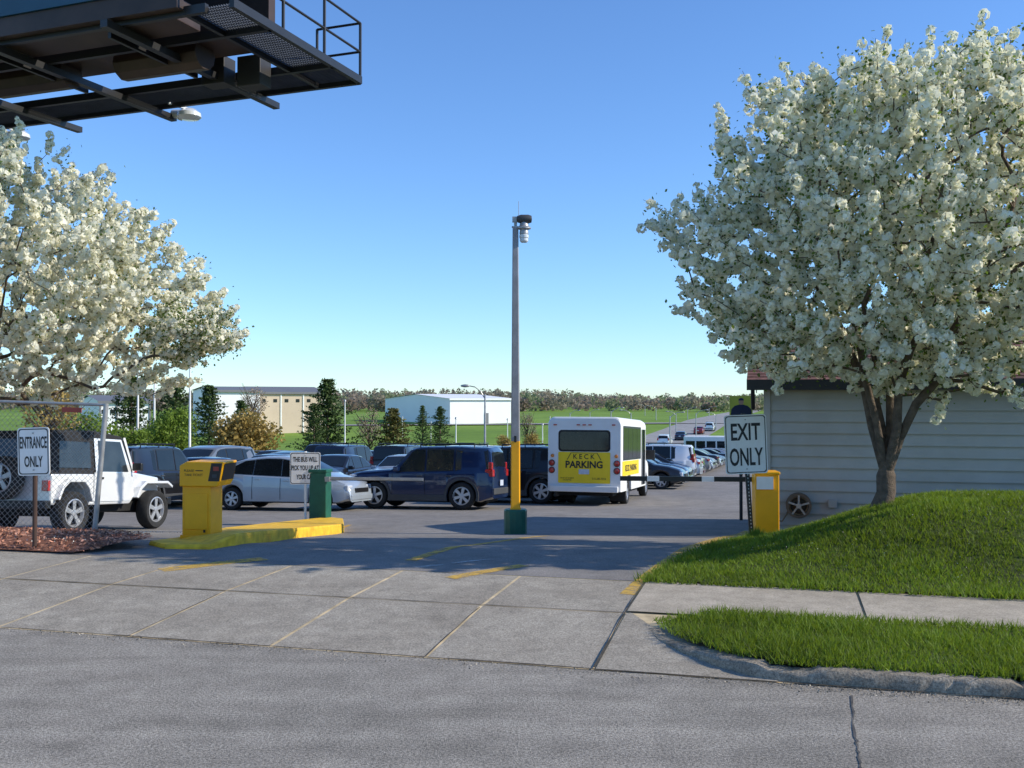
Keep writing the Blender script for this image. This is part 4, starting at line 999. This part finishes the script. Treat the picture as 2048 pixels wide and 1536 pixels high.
rect(MB(),-.042,-.80,.80,.68,1.615,.03).obj('advert_panel',M['busyellow'],parent=bus,fix=False,label='yellow rear advert panel with black lettering')
RT=(0,0,-math.pi/2)
text('lettering','K E C K',.66,.15,M['letter'],bus,(-.049,0,1.48),RT,bold=.015)
for a,b in(((-.52,1.38),(-.40,1.59)),((.52,1.38),(.40,1.59))):
    mb=MB(); mb.beam((-.048,a[0],a[1]),(-.048,b[0],b[1]),.006,.018); mb.obj('emblem_line',M['letter'],parent=bus)
mb=MB(); mb.box(-.05,-.046,-.40,.40,1.582,1.594); mb.obj('emblem_line',M['letter'],parent=bus)
text('lettering','PARKING',1.14,.22,M['letter'],bus,(-.049,0,1.24),RT,bold=.03)
text('lettering','TRUST US TO SERVE\nYOU BETTER',.42,.10,M['letter'],bus,(-.049,.52,.80),RT,bold=.0)
text('lettering','515-285-7016',.42,.06,M['letter'],bus,(-.049,-.46,.82),RT,bold=.0)
rect(MB(),-.048,-.16,.16,.95,1.1,.01).obj('licence_plate',M['plate'],parent=bus,fix=False)
for sg in(-1,1):
    for z,mt in((1.28,'red'),(1.06,'red')):
        mb=MB(); mb.lathe([(0,-.03),(.07,-.025),(.08,0)],18,'X',(-.045,sg*1.0,z)); mb.obj('taillight',M[mt],parent=bus,smooth=50)
        mb=MB(); mb.lathe([(.08,-.012),(.10,-.012),(.10,0)],18,'X',(-.04,sg*1.0,z)); mb.obj('lamp_ring',M['black'],parent=bus)
    mb=MB(); mb.lathe([(0,-.03),(.05,-.02),(.055,0)],14,'X',(-.045,sg*.98,1.5)); mb.obj('marker_light',M['amber'],parent=bus,smooth=50)
for yy in(-.9,-.18,0,.18,.9): mb=MB(); mb.box(-.07,-.03,yy-.05,yy+.05,2.42,2.455); mb.obj('roof_marker_light',M['red'],parent=bus)
mb=MB(); mb.box(-.16,-.03,-1.05,1.05,.42,.6); mb.obj('bumper',M['white'],parent=bus,bevel=.02)
mb=MB(); mb.box(.1,4.9,-.85,.85,.3,.5); mb.tube((1.35,-.8,.4),(1.35,.8,.4),.08); mb.obj('underbody',M['under'],parent=bus)
for sg in(-1,1):
    wheel(bus,1.35,sg*.98,.39,.24,sg>0); wheel(bus,1.35,sg*.70,.39,.22,sg>0); wheel(bus,6.0,sg*.88,.39,.24,sg>0)
bx_=at(1168,1000,30.2); 
c,s=math.cos(math.radians(74)),math.sin(math.radians(74))
zr_=float(gz(bx_.x+c*1.35,bx_.y+s*1.35)); zf_=float(gz(bx_.x+c*6,bx_.y+s*6))
X_=Vector((c,s,(zf_-zr_)/4.65)).normalized(); Y_=Vector((-s,c,0)).normalized(); Z_=X_.cross(Y_)
Mx=Matrix((X_,Y_,Z_)).transposed().to_4x4(); Mx.translation=(bx_.x,bx_.y,zr_-(zf_-zr_)/4.65*1.35); bus.matrix_world=Mx
b2=empty('shuttle_bus',label='small white shuttle bus seen above the distant cars',category='bus')
mb=MB(); mb.box(-2.6,2.0,-1.1,1.1,.45,2.6); mb.box(2.0,3.2,-.95,.95,.45,1.5); mb.obj('body',M['white'],parent=b2,bevel=.12)
for i in range(4): mb=MB(); mb.box(-2.3+i*1.05,-1.4+i*1.05,-1.115,1.115,1.4,2.1); mb.obj('window',M['glass'],parent=b2)
for x in(-1.6,2.4):
    for sg in(-1,1): mb=MB(); mb.lathe([(0,-.12),(.38,-.12),(.4,0),(.38,.12),(0,.12)],18,'Y',(x,sg*.95,.4)); mb.obj('wheel',M['rubber'],parent=b2)
place(b2,at(1408,900,104).x,104,math.radians(165),4)

# ------------------------------------------------------------ signs
def sign(base,name,label,w,h,zc,lines,postmat,post='tube',yaw=0,tilt=0,lean=0,border=True,bold=.012):
    o=empty(name,tuple(base),label=label,category='sign'); o.rotation_euler=(0,lean,yaw)
    mb=MB(); 
    ztop=zc+h/2+.02
    if post=='u': 
        mb.box(-.03,.03,.012,.02,-.3,ztop); mb.box(-.03,-.022,.02,.045,-.3,ztop); mb.box(.022,.03,.02,.045,-.3,ztop)
    else: mb.tube((0,.03,-.3),(0,.03,ztop),.028,n=10)
    mb.obj('post',postmat,parent=o)
    if post=='u':
        mb=MB(); z=.05
        while z<zc-h/2: mb.box(-.007,.007,.0105,.0118,z,z+.02); z+=.05
        mb.obj('post_holes',M['steel'],parent=o)
    r=.04; pts=[]
    for cx_,cz_,a0 in((w/2-r,h/2-r,0),(-w/2+r,h/2-r,90),(-w/2+r,-h/2+r,180),(w/2-r,-h/2+r,270)):
        for i in range(5):
            a=math.radians(a0+i*22.5); pts.append((cx_+r*math.cos(a),cz_+r*math.sin(a)))
    mb=MB(); mb.prism(pts,-.004,.004); pn=mb.obj('panel',M['signwhite'],parent=o,loc=(0,0,zc)); pn.rotation_euler=(0,tilt,0)
    if border:
        mb=MB(); n=len(pts)
        A=[(x*(1-.03/w),-.0055,z*(1-.03/h)) for x,z in pts]; B=[(x*(1-.055/w),-.0055,z*(1-.055/h)) for x,z in pts]
        mb.add(A+B,[(i,(i+1)%n,n+(i+1)%n,n+i) for i in range(n)]); mb.obj('border',M['letter'],parent=pn,fix=False)
    for st_,tw,th_,tz in lines: text('lettering',st_,tw,th_,M['letter'],pn,(0,-.007,tz),bold=bold)
    for zz in(h/2-.07,-h/2+.07): mb=MB(); mb.tube((0,-.014,zz),(0,0,zz),.01,n=8); mb.obj('bolt',M['steel'],parent=pn)
    return o
eb=G(1505,1080,.03,lambda x,y:gz(x,y)+mound(x,y)); de=eb.y
k_=lambda px,d:px/F*d
sign(eb,'exit_sign','white EXIT ONLY sign on leaning black post in grass',k_(86,de),k_(118,de),at(1492,888,de).z-eb.z,[('EXIT',k_(60,de),k_(34,de),k_(25,de)),('ONLY',k_(68,de),k_(36,de),-k_(25,de))],M['black'],'u',yaw=.08,tilt=.03,lean=-.065,bold=.02)
nb=G(66,1086,.1); dn=nb.y
sign(nb+Vector((0,0,.08)),'entrance_sign','white ENTRANCE ONLY sign on brown post in mulch',k_(73,dn),k_(96,dn),at(58,903,dn).z-nb.z-.08,[('ENTRANCE',k_(62,dn),k_(24,dn),k_(18,dn)),('ONLY',k_(42,dn),k_(22,dn),-k_(20,dn))],M['brownpost'],yaw=-.22,tilt=-.03,bold=.02)

# ------------------------------------------------------------ island, ticket machine, gates
fp=[(298,1090),(330,1098),(420,1099),(470,1091),(688,1065),(686,1052),(655,1049),(450,1072),(350,1082)]
fg=[G(*p) for p in fp]
mb=MB(); n=len(fg); hi=[.05,.05,.06,.15,.17,.17,.17,.15,.05]
inn=Vector((sum(p.x for p in fg)/n,sum(p.y for p in fg)/n,0))
lowv=[(p.x,p.y,p.z-.05) for p in fg]; midv=[(p.x,p.y,p.z+h_-.03) for p,h_ in zip(fg,hi)]
topv=[]
for p,h_ in zip(fg,hi):
    d=(inn-Vector((p.x,p.y,0))).normalized()*.035; topv.append((p.x+d.x,p.y+d.y,p.z+h_))
mb.add(lowv+midv+topv,[(i,(i+1)%n,n+(i+1)%n,n+i) for i in range(n)]+[(n+i,n+(i+1)%n,2*n+(i+1)%n,2*n+i) for i in range(n)])
mb.add(topv,[(0,1,2,8),(8,2,3,7),(7,3,4,6),(4,5,6)])
mb.obj('traffic_island',M['yellowk'],label='raised kerb island painted worn yellow with rounded nose',category='traffic island')
tm=G(408,1083); tz=tm.z+.10; d0=tm.y
t=empty('ticket_machine',(tm.x,tm.y,tz),label='yellow ticket dispenser with slanted hood on the kerb island',category='ticket machine'); t.rotation_euler=(0,0,-math.radians(8))
mb=MB(); mb.box(-.24,.19,-.2,.2,-.06,.72); mb.box(-.26,.21,-.23,.23,-.06,.02); mb.box(-.20,.15,-.215,-.2,.1,.62); mb.obj('pedestal',M['yellow'],parent=t,bevel=.012)
mb=MB(); mb.prism([(-.27,.72),(.30,.72),(.35,.80),(.40,1.08),(-.16,1.08),(-.27,1.02)],-.24,.24); mb.obj('hood',M['yellow'],parent=t,bevel=.015)
mb=MB(); mb.add([(.36,-.2,.81),(.36,.2,.81),(.407,.2,1.05),(.407,-.2,1.05)],[(0,1,2,3)]); mb.add([(.17,-.2435,.80),(.34,-.2435,.80),(.385,-.2435,1.06),(.22,-.2435,1.06)],[(0,1,2,3)]); mb.obj('control_panel',M['black'],parent=t,fix=False)
mb=MB(); mb.box(.25,.33,-.247,-.244,.95,1.01); mb.obj('screen',M['redplaque'],parent=t)
mb=MB(); mb.box(.23,.30,-.247,-.244,.85,.90); mb.obj('ticket_slot',M['plastic'],parent=t)
text('lettering','PLEASE',.15,.035,M['letter'],t,(-.12,-.2435,.95),bold=.0); mb=MB(); mb.box(-.02,.09,-.2445,-.242,.945,.957); mb.obj('arrow',M['letter'],parent=t)
text('lettering','TAKE TICKET',.28,.035,M['letter'],t,(-.05,-.2435,.89),bold=.0)
mb=MB(); mb.box(.09,.12,-.221,-.2155,.06,.1); mb.obj('lock',M['black'],parent=t)
gc=G(636,1052); gzz=gc.z+.16
t=empty('barrier_gate',(gc.x,gc.y+.2,gzz),label='dark green barrier gate cabinet with pale arm lowered',category='barrier gate',group='barrier gates'); t.rotation_euler=(0,0,-.15)
mb=MB(); mb.box(-.18,.20,-.18,.18,-.05,.98); mb.box(-.2,.22,-.2,.2,.98,1.05); mb.obj('cabinet',M['green'],parent=t,bevel=.015)
mb=MB(); mb.box(.20,.30,-.26,-.12,.80,.90); mb.box(.18,2.35,-.22,-.19,.84,.90); mb.obj('barrier_arm',M['steel'],parent=t)
mb=MB(); mb.box(.18,2.35,-.217,-.193,.8255,.8395); mb.obj('arm_rubber_edge',M['black'],parent=t)
sb=G(609,1052); ds=sb.y
sign(sb+Vector((0,.05,.15)),'notice_sign','white notice sign about bus pick up on the kerb island',k_(61,ds),k_(64,ds),at(610,937,ds).z-sb.z-.15,[('THE BUS WILL',k_(49,ds),k_(10,ds),k_(18,ds)),('PICK YOU UP AT',k_(55,ds),k_(10,ds),k_(1,ds)),('YOUR CAR',k_(35,ds),k_(10,ds),-k_(17,ds))],M['white'],bold=.03)
gx,gy=(1530-1024)/F*16.3,16.3; gzz=float(gz(gx,gy))
t=empty('barrier_gate',(gx,gy,gzz),label='yellow exit barrier gate cabinet with dark arm lowered',category='barrier gate',group='barrier gates'); t.rotation_euler=(0,0,-.1)
mb=MB(); mb.box(-.19,.19,-.2,.2,-.1,1.03); mb.box(-.205,.205,-.22,.22,1.03,1.08); mb.obj('cabinet',M['yellow'],parent=t,bevel=.015)
mb=MB(); mb.box(-.17,.09,-.24,-.205,.80,1.0); mb.obj('notice_plate',M['signwhite'],parent=t)
mb=MB(); mb.box(-2.35,-.1,.23,.26,.88,.96); mb.obj('barrier_arm',M['black'],parent=t)
for i in range(2): x=-1.9+i*.9; mb=MB(); mb.box(x,x+.2,.2265,.2635,.878,.962); mb.obj('arm_stripe',M['signwhite'],parent=t)

pb=G(1031,1068); dp=pb.y; t=empty('lamp_post',tuple(pb),label='grey steel lamp post with yellow lower part and green base',category='lamp post')
ht=at(1030,455,dp).z-pb.z; y0_=at(1030,1018,dp).z-pb.z; y1_=at(1030,882,dp).z-pb.z
mb=MB(); mb.lathe([(0,-.15),(.21,-.15),(.215,y0_-.03),(.2,y0_),(0,y0_+.005)],12,'Z'); mb.obj('base',M['green'],parent=t,smooth=25)
def sqt(mb,z0,z1,a,b,ch=.25):
    def ring(z,h): c=h*(1-ch); return [(h,-c,z),(h,c,z),(c,h,z),(-c,h,z),(-h,c,z),(-h,-c,z),(-c,-h,z),(c,-h,z)]
    mb.add(ring(z0,a)+ring(z1,b),[(i,(i+1)%8,8+(i+1)%8,8+i) for i in range(8)]+[tuple(range(7,-1,-1)),tuple(range(8,16))])
mb=MB(); sqt(mb,y1_,ht,.084,.055); o=mb.obj('shaft',M['polegrey'],parent=t)
mb=MB(); sqt(mb,y0_+.0,y1_,.088,.0845); mb.box(-.1,.1,-.1,.1,y0_,y0_+.03); o=mb.obj('yellow_sleeve',M['yellow'],parent=t)
mb=MB(); mb.box(-.025,.02,-.1,-.07,y1_-.02,y1_+.1); mb.obj('hand_hole',M['black'],parent=t,bevel=.01)
mb=MB(); mb.box(-.07,.06,-.05,.05,ht+.0,ht+.02); mb.tube((0,0,ht),(0,0,ht+.17),.03); mb.box(-.06,.03,-.04,.04,ht+.1,ht+.2); mb.tube((.06,.03,ht+.15),(.06,.03,ht+.5),.006,n=5)
mb.obj('bracket',M['steel'],parent=t)
mb=MB(); mb.lathe([(0,-.02),(.06,-.01),(.085,.06),(.085,.2),(.065,.26),(0,.27)],16,'X',(.04,-.04,ht+.15)); mb.obj('lamp_housing',M['plastic'],parent=t,smooth=40)
mb=MB(); mb.lathe([(.0,.13),(.06,.12),(.09,.02),(.13,-.01),(.13,-.03),(.075,-.05),(.085,-.1),(.085,-.13),(.07,-.14)],18,'Z',(.16,-.03,ht)); mb.obj('lamp_collar',M['steel'],parent=t,smooth=35)
mb=MB(); mb.lathe([(.06,-.12),(.088,-.15),(.088,-.2),(.078,-.21),(.08,-.26),(.06,-.285),(0,-.29)],18,'Z',(.16,-.03,ht)); mb.obj('lamp_refractor',M['lampwhite'],parent=t,smooth=35)

p=at(1482,812,23.5); t=empty('poster_sign',(p.x,p.y,float(gz(p.x,p.y))),label='small yellow poster sign showing a uniformed figure',category='sign')
zc=p.z-float(gz(p.x,p.y)); mb=MB(); mb.tube((0,.03,-.1),(0,.03,zc),.04); mb.obj('post',M['black'],parent=t)
mb=MB(); mb.box(-.27,.27,-.01,.01,zc-.24,zc+.24); mb.obj('panel',M['poster'],parent=t)
mb=MB(); mb.add([(.2*x-.0,-.013,zc-.235+z) for x,z in((-1.25,0),(1.25,0),(1.2,.16),(.75,.24),(.2,.27),(-.2,.27),(-.75,.24),(-1.15,.16))],[tuple(range(8))]); mb.obj('printed_torso',M['navy'],parent=t,fix=False)
mb=MB(); mb.add([(-.0+.06*math.cos(a),-.014,zc+.10+.075*math.sin(a)) for a in np.linspace(0,5.9,14)],[tuple(range(14))]); mb.obj('printed_face',M['skin'],parent=t,fix=False)
mb=MB(); mb.add([(-.0+.065*math.cos(a),-.015,zc+.13+.06*math.sin(a)) for a in np.linspace(0,math.pi,10)],[tuple(range(10))]); mb.obj('printed_hair',M['navy'],parent=t,fix=False)

# near chain-link fence
fb=G(186,1080); hf=1.92
t=empty('chain_link_fence',tuple(fb),label='leaning chain link fence panel with galvanised posts and red plaque',category='fence')
t.rotation_euler=(0,-.03,math.pi-math.radians(9))
for a,b,r_ in(((0,0,-.2),(-.13,0,hf),.035),((3.0,0,-.2),(2.9,0,hf),.03),((5.6,0,-.2),(5.5,0,hf),.03)): mb=MB(); mb.tube(a,b,r_,n=10); mb.obj('post',M['steel'],parent=t,smooth=50)
mb=MB(); mb.tube((-.13,0,hf-.02),(5.5,0,hf-.02),.022,n=8); mb.obj('rail',M['steel'],parent=t,smooth=50)
mb=MB(); stp=.085; Hh=hf-.1
x=-Hh
while x<5.5:
    for dr in(1,-1):
        x0,z0_,x1,z1_=(x,.05,x+Hh,.05+Hh)
        if x0<0: z0_+=-x0; x0=0
        if x1>5.5: z1_-=x1-5.5; x1=5.5
        if x1>x0:
            if dr==-1: z0_,z1_=Hh+.1-z0_,Hh+.1-z1_
            mb.tube((x0-.12*z0_/hf*(x0<.3),0.004*dr,z0_),(x1,0.004*dr,z1_),.0024,n=3)
    x+=stp
mb.obj('wire_mesh',M['steel'],parent=t)
mb=MB(); mb.box(.22,.52,.03,.04,hf-.14,hf-.07); mb.obj('plaque',M['redplaque'],parent=t)

rng=np.random.RandomState(4); n=520; th=rng.uniform(0,6.28,n); rr_=np.abs(rng.normal(0,.07,n)); X=rr_*np.cos(th); Y=rr_*np.sin(th); H=rng.uniform(.06,.26,n)*np.exp(-rr_*4)
w_=.012; a=np.stack([X-w_,Y,0*X-.02],-1); b=np.stack([X+w_,Y,0*X-.02],-1); c=np.stack([X*1.9+rng.normal(0,.03,n),Y*1.9+rng.normal(0,.03,n),H],-1)
npobj('weed_clump',np.stack([a,b,c],1).reshape(-1,3),np.arange(3*n).reshape(n,3),[M['weed']],loc=(eb.x+.05,eb.y-.02,eb.z),label='tall weeds growing around the sign post',category='weeds')

# ------------------------------------------------------------ overhead billboard
bb=Vector((-.936,.351,0)); wv=Vector((-.351,-.936,0)); A0=Vector((-2.9,19.0,0))
ZB=8.1
cp=A0+bb*14+wv*2.6
t=empty('billboard',(cp.x,cp.y,float(gz(cp.x,cp.y))),label='huge overhead billboard seen from below with steel catwalk',category='billboard')
ofs=t.location.copy()
def L3(l,m,z): p=A0+bb*l+wv*m; return (p.x-ofs.x,p.y-ofs.y,z-ofs.z)
def lbox(mb,l0,l1,m0,m1,z0,z1):
    vs=[L3(l,m,z) for z in(z0,z1) for m in(m0,m1) for l in(l0,l1)]
    mb.add(vs,[(0,2,3,1),(4,5,7,6),(0,1,5,4),(2,6,7,3),(0,4,6,2),(1,3,7,5)])
mb=MB(); mb.tube((0,0,-.5),(0,0,ZB+1),.55,n=24); mb.obj('column',M['polegrey'],parent=t,smooth=40)
mb=MB(); lbox(mb,.9,28,4.0,4.2,ZB+.32,ZB+4.5); mb.obj('face',M['teal'],parent=t)
mb=MB(); lbox(mb,.9,28,4.0,4.16,ZB+.0,ZB+.315); mb.obj('lower_skirt',M['bronze'],parent=t)
mb=MB(); lbox(mb,.9,28,1.5,1.7,ZB+.25,ZB+4.5); mb.obj('rear_face',M['bronze'],parent=t)
mb=MB(); lbox(mb,1.2,28,3.2,3.9,ZB-.02,ZB+.35); lbox(mb,1.2,28,1.75,2.9,ZB+.1,ZB+.3)
for i in range(9):
    mb.tube(L3(1.8+i*3,2.3,ZB-.02),L3(3.6+i*3,2.3,ZB-.02),.28,n=10)
mb.obj('apron',M['bronze'],parent=t,bevel=.01)
mb=MB()
for m in(0,1.0,2.95,3.95): mb.beam(L3(0 if m<3 else .5,m,ZB),L3(28,m,ZB),.09,.14)
mb.beam(L3(0,0,ZB),L3(0,4.0,ZB),.09,.14); mb.beam(L3(.9,0,ZB-.003),L3(.9,4.0,ZB-.003),.07,.12)
for i in range(10):
    l=2.2+i*2.55; mb.beam(L3(l,-.5,ZB-.13),L3(l,4.3,ZB-.13),.14,.12)
    mb.beam(L3(l+.25,1.7,ZB-.15),L3(l+.25,3.9,ZB-.15),.06,.1)
mb.obj('beams',M['black'],parent=t)
mb=MB()
for i in range(19): m=.06+i*.049; mb.beam(L3(.05,m,ZB+.03),L3(28,m,ZB+.03),.008,.035)
for i in range(280): l=.1+i*.095; mb.beam(L3(l,.05,ZB+.028),L3(l,.95,ZB+.028),.012,.012)
for i in range(17): l=.08+i*.048; mb.beam(L3(l,1.05,ZB+.03),L3(l,3.9,ZB+.03),.008,.035)
for i in range(30): m=1.1+i*.095; mb.beam(L3(.05,m,ZB+.028),L3(.88,m,ZB+.028),.012,.012)
mb.obj('catwalk_grating',M['grating'],parent=t)
mb=MB()
for (l,m) in((0,0),(0,1.3),(0,2.6),(0,3.9),(.95,0)): mb.tube(L3(l,m,ZB),L3(l,m,ZB+1.1),.028,n=6)
for z in(ZB+.55,ZB+1.1): mb.tube(L3(0,0,z),L3(0,3.9,z),.024,n=6); mb.tube(L3(0,0,z),L3(.95,0,z),.024,n=6)
mb.obj('railing',M['black'],parent=t)
mb=MB(); lbox(mb,1.25,1.75,1.1,1.45,ZB-.35,ZB+.2); lbox(mb,2.0,2.5,1.15,1.5,ZB-.25,ZB+.25); mb.obj('transformer_box',M['trim'],parent=t,bevel=.01)
for l in(4.3,9.0):
    mb=MB(); c0=Vector(L3(l,-.42,ZB-.10)); 
    mb.beam(tuple(c0+Vector((0,0,.10))),L3(l+.1,.1,ZB),.05,.05)
    mb.lathe([(0,.12),(.14,.10),(.24,.02),(.25,-.06),(.2,-.1),(0,-.11)],16,'Z',tuple(c0)); mb.tube(tuple(c0+bb*.2),tuple(c0+bb*.42+Vector((0,0,.06))),.12,.08,n=10); mb.obj('floodlight',M['lampwhite'],parent=t,smooth=40)

# ------------------------------------------------------------ light, sky, camera
az=math.radians(-7); el=math.radians(31)
sd=Vector((math.cos(el)*math.cos(az),math.cos(el)*math.sin(az),math.sin(el)))
sl=bpy.data.lights.new('sun','SUN'); sl.energy=5.0; sl.angle=math.radians(.5); sl.color=(1,.92,.78)
so=bpy.data.objects.new('sun',sl); so.rotation_euler=sd.to_track_quat('Z','Y').to_euler(); so.location=(20,5,20); COL.objects.link(so)
w=bpy.data.worlds.new('World'); SC.world=w; w.use_nodes=True; nt=w.node_tree
sk=nt.nodes.new('ShaderNodeTexSky'); sk.sky_type='NISHITA'; sk.sun_disc=False; sk.sun_elevation=el; sk.sun_rotation=math.atan2(sd.x,sd.y); sk.air_density=1.0; sk.dust_density=0.0; sk.ozone_density=3.0
wb=nt.nodes.new('ShaderNodeVectorMath'); wb.operation='MULTIPLY'; wb.inputs[1].default_value=(.86,1.14,1.50)
bg=nt.nodes['Background']; bg.inputs['Strength'].default_value=.14; nt.links.new(sk.outputs[0],wb.inputs[0]); nt.links.new(wb.outputs[0],bg.inputs['Color'])
cd=bpy.data.cameras.new('camera'); cd.lens=36*F/2048; cd.sensor_width=36; cd.clip_end=9000; cd.clip_start=.05
co=bpy.data.objects.new('camera',cd); co.location=(0,0,CAMZ); co.rotation_euler=(math.pi/2+PITCH,0,0); COL.objects.link(co); SC.camera=co
SC.view_settings.view_transform='Standard'; SC.view_settings.look='None'; SC.view_settings.exposure=0
